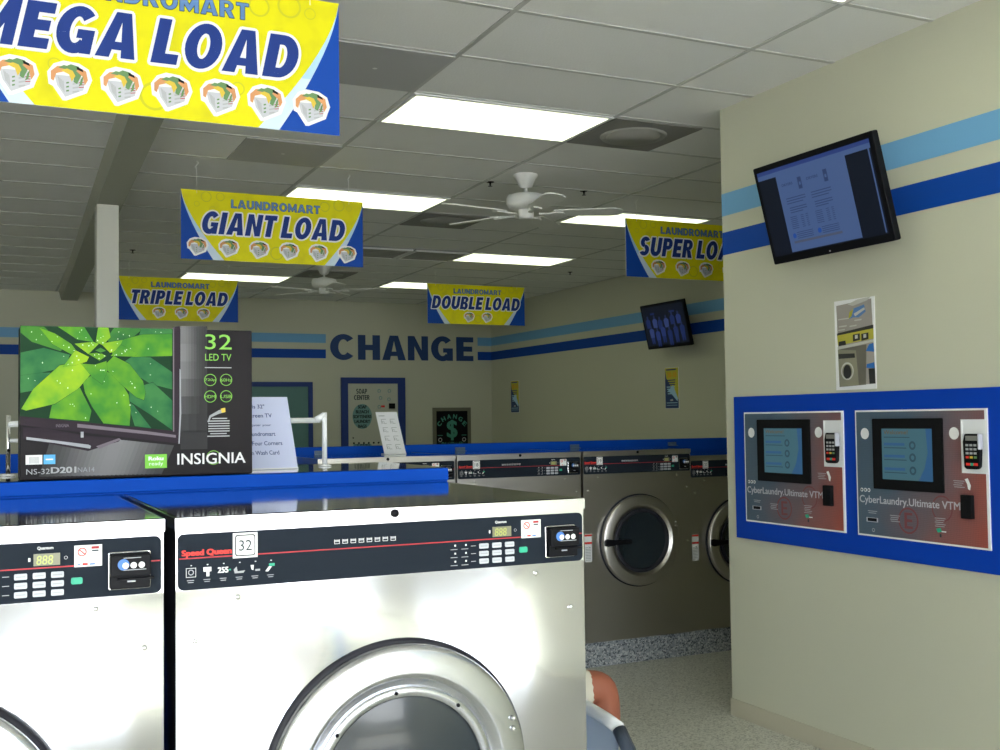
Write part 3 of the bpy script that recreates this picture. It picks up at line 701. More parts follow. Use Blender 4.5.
    # right-hand column, crop 170..260 x 325..480 at 4.83x
    def Q(px, py):
        x = 170+px/4.833; y = 325+py/4.839; u = (x-20)/(254-20); top = 328+5*u; bot = 475-2*u
        return (u*Wd, (1-(y-top)/(bot-top))*Hd)
    def T(s_, x0, y0, x1, y1, m, **k): g.text(f, s_, Q(x0, y0)[0], Q(x1, y0)[0], Q(x0, y1)[1], Q(x0, y0)[1], .0040, m, **k)
    T('32', 160, 55, 297, 127, lime); T('LED TV', 160, 148, 295, 180, lime)
    g.quad(f, Q(158, 0)[0], Q(296, 0)[0], Q(0, 213)[1], Q(0, 209)[1], .0040, offw)
    for cx_, cy_, s_ in ((186, 272, '720p'), (268, 272, '60Hz'), (186, 350, 'HDMI'), (268, 350, 'USB')):
        a, b_ = Q(cx_, cy_); g.ring(f, a, b_, .0155, .0172, .0040, lime, 28); T(s_, cx_-28, cy_-7, cx_+28, cy_+8, lime)
    g.poly(f, pts([(0, 0)]) + [] if False else [Q(170, 470), Q(182, 440), Q(230, 415), Q(258, 408), Q(262, 425), Q(230, 432), Q(190, 448), Q(178, 472)], .0040, sil)
    g.poly(f, [Q(240, 408), Q(262, 404), Q(264, 424), Q(244, 428)], .0044, cyel)
    for k, (a0_, a1_) in enumerate(((195, 272), (180, 285), (175, 285), (175, 285), (175, 285), (175, 285), (185, 270), (170, 285))):
        g.quad(f, Q(a0_, 0)[0], Q(a1_, 0)[0], Q(0, 456+k*12)[1], Q(0, 451+k*12)[1], .0040, offw)
    T('INSIGNIA', 18, 616, 368, 668, white, off=.01); a, b_ = Q(202, 638); g.ring(f, a, b_, .0185, .0205, .0038, lime, 28)
    g.build('printed_front', t)
    return t
tv_box()
# lavender notice leaning behind the box
def leaning(name, x0, x1, y0, z0, z1, lean, m, label, cat):
    t = thing(name, ((x0+x1)/2, y0, z0), label, cat)
    f = Fr((x0, y0, z0), (1, 0, 0), (0, lean, z1-z0))
    H = math.hypot(lean, z1-z0); MB().box(f, 0, x1-x0, 0, H, -.003, 0, m).build('sheet', t)
    b = MB(); b.box(Fr((x0, y0, z0), (1, 0, 0), (0, 1, 0)), 0, x1-x0, -.005, .07, 0, .004, whiteplastic); b.build('foot', t)
    return t, f, x1-x0, H
t, f, w_, h_ = leaning('notice_stand', .650, .935, 3.46, 1.4695, 1.700, .13, paperlav, 'lavender notice with blue writing leaning beside the television box', 'notice')
g = MB(); bt = mat('print_notice_blue', (.03, .06, .25), .5)
for k, (s_, a1) in enumerate((('Win this 32"', .205), ('flatscreen TV', .225), ('Register your', .218), ('at Laundromart', .228), ('the Four Corners', .246), ('with Wash Card', .232))):
    g.text(f, s_, a1-len(s_)*(.0078 if k != 2 else .0062), a1, h_*(.835-k*.128), h_*(.835-k*.128)+(.015 if k != 2 else .010), .001, bt, off=.01)
g.build('writing', t)
t, f, w_, h_ = leaning('instruction_card', 2.36, 2.505, 6.66, 1.404, 1.675, .17, paper, 'white paper with small diagrams standing on a far dark washer', 'paper card')
g = MB()
g.quad(f, .015, .055, h_*.90, h_*.91, .001, dtext)
for r_ in range(4):
    for k in range(2):
        a = .025+k*.06; b_ = h_*(.78-r_*.2); g.quad(f, a, a+.035, b_+.012, b_+.016, .001, offw); g.ring(f, a+.012, b_-.008, .006, .009, .001, offw, 10); g.quad(f, a+.016, a+.034, b_-.02, b_-.016, .001, offw); g.quad(f, a, a+.004, b_-.02, b_+.01, .001, offw)
g.build('diagrams', t)
# white pipe rail
t = thing('pipe_rail', (.56, 3.60, 1.4695), 'white pipe rail standing on the blue counter behind the television box', 'rail')
MB().tube((1.058, 3.58, 1.4695), (1.058, 3.58, 1.648), .0085, whiteplastic).build('post', t)
MB().tube((.096, 3.58, 1.4695), (.096, 3.58, 1.648), .0065, chrome).build('post', t)
p = MB(); p.tube((.096, 3.58, 1.622), (1.043, 3.58, 1.622), .009, whiteplastic); p.tube((1.028, 3.58, 1.622), (1.059, 3.58, 1.640), .011, whiteplastic); p.build('crossbar', t)
MB().tube((.096, 3.58, 1.573), (.40, 3.58, 1.573), .006, whiteplastic).build('crossbar', t)
MB().tube((.096, 3.58, 1.545), (.096, 3.52, 1.545), .004, black).build('peg', t)
for xx in (1.058, .096): MB().lathe(Fr((xx, 3.58, 1.4695), (1, 0, 0), (0, 1, 0)), 0, 0, [(.022, 0), (.022, .004), (.012, .006)], whiteplastic, 20).build('flange', t)

# ------------------------------------------------------------------ televisions
def tv(cx, cy, cz, W, H, tilt, wallx, label, kind):
    t = thing('television', (cx, cy, cz-H/2), label, 'television')
    u = Vector((-math.sin(tilt), 0, math.cos(tilt))); f = Fr((cx, cy, cz), (0, -1, 0), u)
    b = MB(); b.prism(f, rrect(-W/2, W/2, -H/2, H/2, .008, 3), -.035, 0, black); b.box(f, -W*.38, W*.38, -H*.38, H*.34, -.085, -.035, black); b.build('housing', t, bevel=.003)
    br = MB(); br.box(f, -.10, .10, -.10, .10, -.10, -.085, blackm); br.build('mount_plate', t)
    c = f.p(0, 0, -.1)
    ar = MB(); ar.tube(c, (wallx-.02, cy, cz-.02), .018, blackm); ar.wb(wallx-.02, wallx, cy-.09, cy+.09, cz-.13, cz+.10, blackm); ar.build('wall_bracket', t)
    s = MB(); sw, sh = W/2-.024, H/2-.028
    blk = mat('screen_black', (.004, .005, .008), .4, emis=(.02, .03, .06), es=.2, spec=.15)
    s.quad(f, -sw, sw, -sh+.008, sh, .001, blk); so = s.build('screen', t)
    g = MB()
    if kind == 1:
        e1 = mat('screen_page_blue', (.02, .02, .03), .4, spec=.1, emis=(.075, .14, .33), es=.62)
        e2 = mat('screen_bar_navy', (.02, .02, .03), .4, spec=.1, emis=(.02, .05, .22), es=.7)
        e3 = mat('screen_print', (.01, .01, .02), .4, spec=.1, emis=(.03, .06, .16), es=.7); e4 = mat('screen_grey', (.01, .01, .02), .4, spec=.1, emis=(.09, .11, .17), es=.7)
        g.quad(f, -sw, sw, sh-.018, sh, .002, e2); g.quad(f, -sw, sw, sh-.040, sh-.018, .002, e1)
        g.quad(f, -sw+.125, sw-.155, -sh+.014, sh-.040, .002, e1); g.quad(f, sw-.018, sw-.010, -sh+.014, sh-.04, .002, e1)
        for c0 in (-.215, -.045):
            T0 = .115
            g.text(f, 'DRYERS', c0, c0+.075, T0, T0+.012, .003, e3, off=.03); g.quad(f, c0+.11, c0+.135, T0-.03, T0+.025, .003, e3); g.quad(f, c0+.118, c0+.130, T0-.012, T0+.002, .004, e1)
            for k in range(3): g.quad(f, c0+.01, c0+.14-.02*(k == 2), T0-.062-k*.012, T0-.058-k*.012, .003, e3)
            for k in range(3): g.quad(f, c0+.02, c0+.135-.03*(k == 2), T0-.108-k*.011, T0-.104-k*.011, .003, e3)
            for k in range(7):
                g.quad(f, c0+.01, c0+.055, T0-.150-k*.009, T0-.147-k*.009, .003, e3); g.quad(f, c0+.08, c0+.10, T0-.150-k*.009, T0-.147-k*.009, .003, e3); g.quad(f, c0+.115, c0+.13, T0-.150-k*.009, T0-.147-k*.009, .003, e3)
            g.disc(f, c0+.012, T0-.237, .012, .003, mat('screen_badge', (0, 0, 0), .4, spec=.1, emis=(.02, .08, .35), es=.8), 16)
            for k in range(4): g.quad(f, c0+.03, c0+.14, T0-.226-k*.009, T0-.223-k*.009, .003, e3)
        g.quad(f, -.215, .105, -.158, -.147, .003, e4)
        g.build('screen_image', so)
        MB().disc(f, 0, -H/2+.013, .006, .001, offw, 12, .004).build('power_light', t)
    else:
        r = random.Random(3); bl = [mat('screen_team_%d' % i, (.01, .01, .02), .4, spec=.1, emis=c, es=.30) for i, c in enumerate(((.05, .09, .34), (.03, .06, .24), (.08, .13, .40)))]
        hd = mat('screen_faces', (.01, .01, .02), .4, spec=.1, emis=(.05, .08, .22), es=.25)
        for row, n, y0, dx in ((0, 6, .045, .0), (1, 6, -.075, .03)):
            for k in range(n):
                x0 = -.30+k*.115+dx+r.uniform(-.01, .01); yy = y0+r.uniform(-.02, .02)
                g.poly(f, [(x0-.038, yy-.06), (x0+.036, yy-.06), (x0+.045, yy+.02), (x0+.02, yy+.04), (x0-.02, yy+.04), (x0-.045, yy+.02)], .002+row*.001, r.choice(bl))
                g.disc(f, x0, yy+.058, .016, .0025+row*.001, hd, 10, .02)
                g.poly(f, [(x0-.03, yy-.13), (x0-.006, yy-.13), (x0, yy-.07), (x0+.008, yy-.13), (x0+.03, yy-.13), (x0+.034, yy-.06), (x0-.034, yy-.06)], .0018+row*.001, bl[1] if row else blk)
        g.quad(f, -.24, -.16, .13, .15, .002, bl[1]); g.quad(f, .12, .22, .13, .148, .002, bl[1])
        g.build('screen_image', so)
tv(3.475, 3.885, 2.584, .788, .476, .255, XN, 'black wall television showing a blue document page, above the kiosks', 1)
tv(6.76, 10.01, 2.613, .824, .494, .213, XR, 'black wall television showing a dark blue team picture on the far wall', 2)

# ------------------------------------------------------------------ far wall things
f = front(0, YB, 0)
t = thing('door', (3.7, YB, 0), 'teal door in a dark blue frame on the back wall beside the television box', 'door')
t['kind'] = 'thing'
fm = MB(); fm.box(f, 3.14, 3.20, 0, 2.17, 0, .03, frameblue); fm.box(f, 4.20, 4.262, 0, 2.17, 0, .03, frameblue); fm.box(f, 3.20, 4.20, 2.105, 2.17, 0, .03, frameblue); fm.build('door_frame', t)
fm = MB(); fm.box(f, 3.20, 4.20, .01, 2.105, 0, .012, teal); fm.build('door_leaf', t)
fm = MB(); fm.lathe(f, 4.13, 1.0, [(.03, .012), (.03, .02), (.012, .025), (.012, .05), (.028, .06), (.025, .085), (0, .09)], chrome, 20); fm.build('door_knob', t)
# soap vending machine
t = thing('soap_vending_machine', (5.145, YB, .6), 'ivory soap vending machine set in a dark blue frame on the back wall', 'vending machine')
fm = MB(); fm.box(f, 4.67, 4.764, .35, 2.235, 0, .05, frameblue); fm.box(f, 5.512, 5.62, .35, 2.235, 0, .05, frameblue); fm.box(f, 4.764, 5.512, 2.15, 2.235, 0, .05, frameblue); fm.box(f, 4.764, 5.512, .35, .43, 0, .05, frameblue); fm.build('frame', t)
MB().box(f, 4.764, 5.512, .43, 2.15, 0, .025, ivory).build('front_panel', t)
k_ = .748/373; A = lambda px: 4.764+(px-42)*k_; B = lambda py: 2.15-(py-93)*k_
g = MB(); h = .027
g.btext(f, 'SOAP', A(105), A(185), B(165), B(130), h, dtext); g.btext(f, 'CENTER', A(88), A(203), B(208), B(175), h, dtext)
g.disc(f, A(148), B(325), 72*k_, h, bubble, 32, 88*k_)
for k, (s_, w) in enumerate((('SOAP', 32), ('BLEACH', 48), ('SOFTENERS', 68), ('LAUNDRY', 58), ('BAGS', 32))): g.text(f, s_, A(148-w), A(148+w), B(270+k*34), B(246+k*34), h+.002, dtext, off=.05)
for px, py in ((275, 145), (352, 145), (285, 195), (348, 205), (275, 258)): g.ring(f, A(px), B(py), .016, .026, h, bubble, 14); g.quad(f, A(px-12), A(px+10), B(py+14), B(py+9), h, offw)
g.quad(f, A(288), A(316), B(262), B(248), h+.001, red)
g.build('printing', t)
m_ = MB(); m_.box(f, A(347), A(392), B(272), B(234), .025, .04, black); m_.build('bill_slot', t)
for k in range(7): MB().lathe(f, A(85+k*36.5), B(512), [(.013, .025), (.013, .034), (0, .036)], black, 14).build('selection_button', t)
MB().lathe(f, A(80), B(475), [(.010, .025), (.010, .034), (0, .036)], black, 14).build('lock', t)
# change machine
t = thing('change_machine', (6.35, YB, 1.1), 'black change machine with green dollar sign in a grey frame on the back wall', 'change machine')
fm = MB(); x0, x1, z0, z1 = 6.055, 6.655, 1.0, 1.80
fm.box(f, x0, x0+.05, z0, z1, 0, .03, gframe); fm.box(f, x1-.05, x1, z0, z1, 0, .03, gframe); fm.box(f, x0+.05, x1-.05, z1-.05, z1, 0, .03, gframe); fm.box(f, x0+.05, x1-.05, z0, z0+.05, 0, .03, gframe); fm.build('frame', t)
MB().box(f, x0+.05, x1-.05, z0+.05, z1-.05, 0, .02, black).build('front_panel', t)
g = MB(); h = .022; cxm = (x0+x1)/2
g.text(f, '$', cxm-.085, cxm+.085, 1.32, 1.62, h, tgreen, off=.02)
for k, ch in enumerate('CHANGE'):
    q = math.radians(58-k*23.2); rr = .235; cc = Vector((cxm, 0)); a = cxm-rr*math.sin(q); b_ = 1.44+rr*math.cos(q)*.98
    ff = Fr(f.p(a, b_), (math.cos(q*.75), 0, math.sin(q*.75)), (-math.sin(q*.75), 0, math.cos(q*.75)))
    g.text(ff, ch, -.032, .032, -.03, .035, h, tgreen, off=.04)
for a in (cxm-.19, cxm+.19): g.ring(f, a, 1.33, .02, .032, h, offw, 14); g.quad(f, a-.045, a+.045, 1.28, 1.295, h, offw); g.quad(f, a-.04, a+.04, 1.39, 1.40, h, tgreen)
g.build('printing', t)
# little shelf edge above the counter line at the back wall
c = MB(); c.box(f, 5.7, 6.0, 1.235, 1.26, 0, .10, bgrey); tag(c.build('wall_shelf', bevel=.003), 'small pale shelf on the back wall beside the change machine', 'shelf')
# two posters on the far right wall
def poster(y0, label):
    f = side(XR, y0, 1.712); t = thing('wall_poster', (XR, y0-.13, 1.712), label, 'poster', 'small yellow and blue posters')
    MB().box(f, 0, .265, 0, .457, 0, .003, white).build('sheet', t); g = MB()
    yl = mat('poster_yellow', (.62, .56, .05), .5); nb = mat('poster_navy', (.02, .05, .17), .5)
    g.quad(f, .004, .261, .004, .453, .004, nb); g.poly(f, [(.004, .453), (.261, .453), (.261, .10), (.17, .19), (.03, .34), (.015, .40)], .005, yl)
    g.quad(f, .03, .22, .425, .44, .006, nb); g.text(f, '20-10', .05, .23, .345, .405, .006, mat('poster_orange', (.75, .42, .02), .5), off=.05)
    for k in range(7): g.quad(f, .02+.006*k, .21-.005*k, .31-k*.025, .322-k*.025, .0065, nb if k < 3 else signpale)
    g.poly(f, [(.06, .20), (.16, .26), (.25, .11), (.24, .08), (.13, .16)], .0055, signpale)
    g.text(f, 'AIR', .10, .16, .085, .105, .006, white, off=.03); g.quad(f, .03, .24, .06, .068, .006, signpale); g.quad(f, .03, .24, .035, .04, .006, signpale)
    g.build('print', t)
poster(10.40, 'yellow and blue poster under the far wall television')
poster(14.34, 'yellow and blue poster near the far corner, right of the change machine')

# ------------------------------------------------------------------ kiosk board on the near wall
kb = MB(); kb.box(side(XN, 0, 0), -4.858, -2.94, .967, 1.722, 0, .016, kblue)
tag(kb.build('kiosk_board', bevel=.002), 'bright blue backing board on the near wall holding two payment kiosks', 'backing board')
def kiosk_face_mat():
    m = bpy.data.materials.new('kiosk_face_print'); m.use_nodes = True; nt = m.node_tree; b = nt.nodes['Principled BSDF']; b.inputs['Roughness'].default_value = .45
    tc = nt.nodes.new('ShaderNodeTexCoord'); sp = nt.nodes.new('ShaderNodeSeparateXYZ'); nt.links.new(tc.outputs['Object'], sp.inputs[0])
    n = nt.nodes.new('ShaderNodeTexNoise'); n.inputs['Scale'].default_value = 5; nt.links.new(tc.outputs['Object'], n.inputs['Vector'])
    m1 = nt.nodes.new('ShaderNodeMath'); m1.operation = 'MULTIPLY_ADD'; m1.inputs[1].default_value = -1.15; m1.inputs[2].default_value = .22
    nt.links.new(sp.outputs['Y'], m1.inputs[0])
    m2 = nt.nodes.new('ShaderNodeMath'); m2.operation = 'MULTIPLY_ADD'; m2.inputs[1].default_value = -.45
    nt.links.new(sp.outputs['Z'], m2.inputs[0]); nt.links.new(m1.outputs[0], m2.inputs[2])
    m3 = nt.nodes.new('ShaderNodeMath'); m3.operation = 'MULTIPLY_ADD'; m3.inputs[1].default_value = .45; nt.links.new(n.outputs['Fac'], m3.inputs[0]); nt.links.new(m2.outputs[0], m3.inputs[2])
    r = nt.nodes.new('ShaderNodeValToRGB'); e = r.color_ramp.elements; e[0].position = .12; e[0].color = (.075, .12, .17, 1); e[1].position = .85; e[1].color = (.36, .085, .06, 1)
    x = e.new(.42); x.color = (.17, .12, .135, 1)
    nt.links.new(m3.outputs[0], r.inputs['Fac'])
    # fine square grid
    br = nt.nodes.new('ShaderNodeTexBrick'); br.inputs['Scale'].default_value = 1; br.offset = 0; br.inputs['Brick Width'].default_value = .008; br.inputs['Row Height'].default_value = .008; br.inputs['Mortar Size'].default_value = .0007
    br.inputs['Color1'].default_value = (1, 1, 1, 1); br.inputs['Color2'].default_value = (1, 1, 1, 1); br.inputs['Mortar'].default_value = (.72, .72, .72, 1)
    mp = nt.nodes.new('ShaderNodeCombineXYZ'); nt.links.new(sp.outputs['Y'], mp.inputs[0]); nt.links.new(sp.outputs['Z'], mp.inputs[1]); nt.links.new(mp.outputs[0], br.inputs['Vector'])
    mx = nt.nodes.new('ShaderNodeMix'); mx.data_type = 'RGBA'; mx.blend_type = 'MULTIPLY'; mx.inputs[0].default_value = 1
    nt.links.new(r.outputs[0], mx.inputs[6]); nt.links.new(br.outputs[0], mx.inputs[7]); nt.links.new(mx.outputs[2], b.inputs['Base Color'])
    return m
kface = kiosk_face_mat()
kred = mat('kiosk_watermark', (.20, .055, .06), .5)
e_k = mat('kiosk_screen_teal', (.02, .03, .03), .4, spec=.1, emis=(.055, .14, .18), es=.75); e_k2 = mat('kiosk_screen_blue', (.02, .03, .03), .4, spec=.1, emis=(.025, .10, .24), es=.75)
e_k3 = mat('kiosk_screen_text', (.02, .03, .03), .4, spec=.1, emis=(.02, .06, .09), es=.7); e_k4 = mat('kiosk_screen_heading', (.02, .03, .03), .4, spec=.1, emis=(.20, .13, .05), es=.5)
def kiosk(y, label):
    # y = world Y of the plate's far edge; plate .742 wide, .575 tall
    x = XN-.016; f = side(x, y, 1.062); W, H = .742, .575
    t = thing('payment_kiosk', (x, y-W/2, 1.062), label, 'payment kiosk', 'payment kiosks on the blue board')
    MB().box(f, 0, W, 0, H, 0, .006, white).build('rim', t)
    g = MB(); g.quad(f, .008, W-.012, .008, H-.008, .007, kface); g.build('face_plate', t)
    Z = lambda z: z-1.062
    s = MB(); s.prism(f, rrect(.115, .517, Z(1.281), Z(1.598), .004, 2), .006, .016, blackm); s.build('screen_surround', t, bevel=.002)
    s = MB(); s.quad(f, .175, .464, Z(1.327), Z(1.553), .0172, e_k); s.poly(f, [(.385, Z(1.327)), (.464, Z(1.327)), (.464, Z(1.553)), (.43, Z(1.553)), (.44, Z(1.45)), (.42, Z(1.38))], .0180, e_k2)
    s.text(f, 'Welcome!', .188, .33, Z(1.528), Z(1.547), .0180, e_k4, off=.02); s.quad(f, .188, .34, Z(1.513), Z(1.517), .018, e_k3)
    for k, zz in enumerate((1.478, 1.425, 1.368)):
        s.quad(f, .188, .31, Z(zz), Z(zz+.012), .018, e_k2); s.quad(f, .188, .32, Z(zz-.012), Z(zz-.008), .018, e_k3); s.ring(f, .355, Z(zz+.002), .010, .019, .0186, e_k3, 18)
    s.build('display', t)
    for a, z, in ((.062, 1.530), (.575, 1.534)): MB().disc(f, a, Z(z), .026, .0085, white, 28).build('round_label', t)
    r = MB(); r.quad(f, .616, .734, Z(1.372), Z(1.590), .008, whiteplastic); r.box(f, .612, .618, Z(1.370), Z(1.592), .006, .011, whiteplastic); r.box(f, .618, .736, Z(1.586), Z(1.592), .006, .011, whiteplastic); r.box(f, .618, .736, Z(1.370), Z(1.376), .006, .011, whiteplastic); r.build('reader_recess', t)
    q = MB(); q.prism(f, [(.640, Z(1.395)), (.652, Z(1.388)), (.705, Z(1.388)), (.716, Z(1.398)), (.724, Z(1.50)), (.722, Z(1.533)), (.645, Z(1.533)), (.636, Z(1.50))], .009, .030, black)
    ro = q.build('card_terminal', t, bevel=.005)
    q = MB(); q.quad(f, .652, .712, Z(1.505), Z(1.525), .0306, dgrey); 
    for i in range(4):
        for j in range(3): q.quad(f, .652+j*.020, .667+j*.020, Z(1.482)-i*.0165, Z(1.491)-i*.0165, .0306, (offw if i < 3 else (red, cyel, cgreen)[j]))
    q.quad(f, .652, .712, Z(1.403), Z(1.414), .0306, red); q.quad(f, .675, .690, Z(1.403), Z(1.414), .0310, green_b)
    q.build('keys', ro)
    q = MB(); q.box(f, .724, .732, Z(1.47), Z(1.533), .02, .045, bgrey); q.build('swipe_guide', ro, bevel=.003)
    b = MB(); b.box(f, .614, .668, Z(1.184), Z(1.281), .006, .028, blackm); b.build('bill_acceptor', t, bevel=.003)
    g = MB(); h = .0095
    g.text(f, 'CyberLaundry.Ultimate VTM', .020, .598, Z(1.204), Z(1.248), h, bgrey, bold=.02)
    for k in range(3): g.disc(f, .036+k*.022, Z(1.272), .009, h, white, 14); g.disc(f, .036+k*.022, Z(1.272), .005, h+.001, dtext, 10)
    for (a, z, n) in ((.10, 1.176, 2), (.235, 1.165, 4), (.49, 1.172, 5), (.595, 1.335, 4)):
        for k in range(n): g.quad(f, a-.03+.004*(k % 2), a+.028-.006*(k % 3), Z(z-k*.0085), Z(z+.003-k*.0085), h, offw)
    g.quad(f, .060, .132, Z(1.128), Z(1.148), h, bgrey); g.quad(f, .068, .125, Z(1.131), Z(1.146), h+.001, black)
    g.ring(f, .102, Z(1.092), .006, .009, h, offw, 10)
    g.poly(f, [(.624, Z(1.345)), (.640, Z(1.350)), (.655, Z(1.320)), (.650, Z(1.300)), (.640, Z(1.305)), (.636, Z(1.325))], h, white)
    g.poly(f, [(.465, Z(1.128)), (.49, Z(1.134)), (.498, Z(1.118)), (.475, Z(1.112))], h, green_b); g.quad(f, .495, .52, Z(1.116), Z(1.121), h, white); g.quad(f, .484, .494, Z(1.094), Z(1.108), h, dtext)
    g.build('lettering', t)
    g = MB(); g.ring(f, .31, Z(1.150), .050, .058, .0077, kred, 36); g.text(f, 'E', .288, .335, Z(1.115), Z(1.185), .0079, kred, off=.02); g.ring(f, .50, Z(1.215), .050, .056, .0080, kred, 36); g.build('watermark', t)
    return t
kiosk(4.764, 'payment kiosk on the blue board, the farther one near the wall corner')
kiosk(3.942, 'payment kiosk on the blue board, the nearer one at the picture edge')
# photo print between television and board
t = thing('photo_print', (XN, 3.95, 1.735), 'tall narrow photo of a laundry room taped above the blue board', 'photograph')
f = side(XN, 4.083, 1.735); MB().box(f, 0, .262, 0, .425, 0, .002, white).build('sheet', t)
g = MB(); PX = lambda x: (x-62)/(350-62)*.262; PY = lambda y: .425*(1-(y-62)/(690-62))
def pp(L, m, h): g.poly(f, [(PX(a), PY(b)) for a, b in L], h, m)
pw = mat('photo_ceiling', (.36, .33, .30), .4); py = mat('photo_yellow', (.50, .46, .06), .4); pb = mat('photo_blue', (.03, .16, .50), .4); pd = mat('photo_dark', (.03, .03, .028), .4); ps = mat('photo_steel', (.16, .15, .12), .4); ph = mat('photo_pale', (.55, .55, .50), .4)
pp([(78, 95), (330, 75), (345, 655), (92, 668)], pw, .003); pp([(160, 95), (230, 70), (328, 62), (300, 85), (200, 110)], ph, .0034)
pp([(165, 200), (200, 130), (280, 110), (290, 160), (240, 195), (200, 190)], signtext2, .0036); pp([(165, 200), (175, 150), (205, 130), (190, 180)], py, .0038); pp([(205, 165), (280, 130), (285, 145), (215, 185)], ph, .0040)
for L in ([(90, 190), (170, 188), (168, 196), (90, 198)], [(210, 208), (262, 206), (258, 216), (208, 216)], [(95, 240), (155, 238), (150, 248), (95, 250)], [(175, 245), (225, 243), (222, 252), (172, 254)], [(90, 265), (140, 263), (138, 272), (90, 273)]): pp(L, ph, .0040)
pp([(80, 290), (340, 255), (340, 280), (80, 305)], pd, .0036); pp([(80, 305), (340, 280), (340, 350), (85, 375)], py, .0038)
for a in (195, 255): pp([(a, 310), (a+50, 305), (a+50, 350), (a, 358)], pd, .0040); pp([(a+15, 315), (a+35, 313), (a+35, 338), (a+15, 340)], ph, .0042)
pp([(90, 350), (140, 345), (145, 375), (90, 380)], pd, .0040)
pp([(82, 385), (338, 355), (340, 372), (84, 405)], ph, .0042); pp([(84, 405), (290, 385), (280, 660), (90, 668)], ps, .0044); pp([(84, 405), (215, 420), (230, 660), (92, 668)], mat('photo_steel_light', (.26, .25, .18), .4), .0046)
pp([(86, 435), (205, 440), (208, 470), (88, 470)], pd, .0048)
g.ring(f, PX(150), PY(560), .034, .042, .0050, ph, 24); g.disc(f, PX(150), PY(565), .026, .0050, pd, 20, .034)
pp([(310, 385), (340, 380), (342, 440), (285, 430)], pb, .0046); pp([(290, 520), (342, 510), (344, 552), (285, 545)], pb, .0046); pp([(300, 552), (344, 552), (345, 655), (305, 656)], pd, .0047)
g.build('picture', t)

# ------------------------------------------------------------------ laundry tub and person behind the washers
t = thing('laundry_cart', (1.53, 3.06, 0), 'white rounded plastic laundry cart with a slate edge, in front of the bent knee', 'laundry cart')
cx, cy = 1.58, 3.10
half = [(.136, -.285), (.154, -.19), (.166, -.09), (.174, 0), (.172, .09), (.16, .17), (.135, .235), (.09, .28), (.04, .30), (0, .303)]
U_ = [(-a, b) for a, b in half]+[(a, b) for a, b in half[::-1][1:]]
def shell(k, z, dz=0): return [(cx+a*k, cy+b*k, z) for a, b in U_]
ex = MB(); n = len(U_)
for ks, m_ in (((1.0, .97, .90, .86), tubm), ((.97, .94, .87, .83), tubm)):
    rows = [shell(k, z) for k, z in zip(ks, (.71, .60, .40, .24))]
    ex.add([p for r_ in rows for p in r_], [(j*n+i, j*n+i+1, (j+1)*n+i+1, (j+1)*n+i) for j in range(3) for i in range(n-1)], m_, True)
base = shell(.86, .24); ex.add(base+[(x_, y_, .20) for x_, y_, z_ in base], [tuple(range(n)), tuple(range(2*n-1, n-1, -1))]+[(i, (i+1) % n, n+(i+1) % n, n+i) for i in range(n)], tubm)
ex.build('tub', t)
MB().path([(x_, y_, .71) for x_, y_, z_ in shell(.985, .71)], .020, whiteplastic, 10).build('rim', t)
for s_ in (-1, 1):
    x_ = cx+s_*.134
    MB().path([(x_, cy-.285, .705), (x_-.002*s_, cy-.34, .66), (x_-.006*s_, cy-.40, .57), (x_-.012*s_, cy-.44, .44), (x_-.02*s_, cy-.44, .30), (x_-.03*s_, cy-.36, .225)], .021, slate, 10).build('side_rail', t)
for sx in (-.09, .09):
    for sy in (-.20, .20):
        l = MB().tube((cx+sx, cy+sy, .21), (cx+sx, cy+sy, .07), .012, chrome).build('leg', t)
        MB().tube((cx+sx-.012, cy+sy, .032), (cx+sx+.012, cy+sy, .032), .032, rubber, 20).build('caster', l)

def skin_fig(name, verts, edges, radii, m, parent, root=0, sub=2):
    off = WO[parent.name] if parent else Vector((0, 0, 0))
    me = bpy.data.meshes.new(name); me.from_pydata([tuple(Vector(v)-off) for v in verts], edges, []); me.update()
    o = bpy.data.objects.new(name, me); COL.objects.link(o); WO[o.name] = off
    if parent: o.parent = parent
    me.skin_vertices or None
    sk = o.modifiers.new('skin', 'SKIN'); 
    if not me.skin_vertices:
        bm_ = bmesh.new(); bm_.from_mesh(me); bm_.verts.layers.skin.verify(); bm_.to_mesh(me); bm_.free()
    for i, r in enumerate(radii):
        sv = me.skin_vertices[0].data[i]; sv.radius = (r, r) if not isinstance(r, tuple) else r; sv.use_root = (i == root)
    sk.use_smooth_shade = True
    su = o.modifiers.new('sub', 'SUBSURF'); su.levels = sub; su.render_levels = sub
    me.materials.append(m); return o
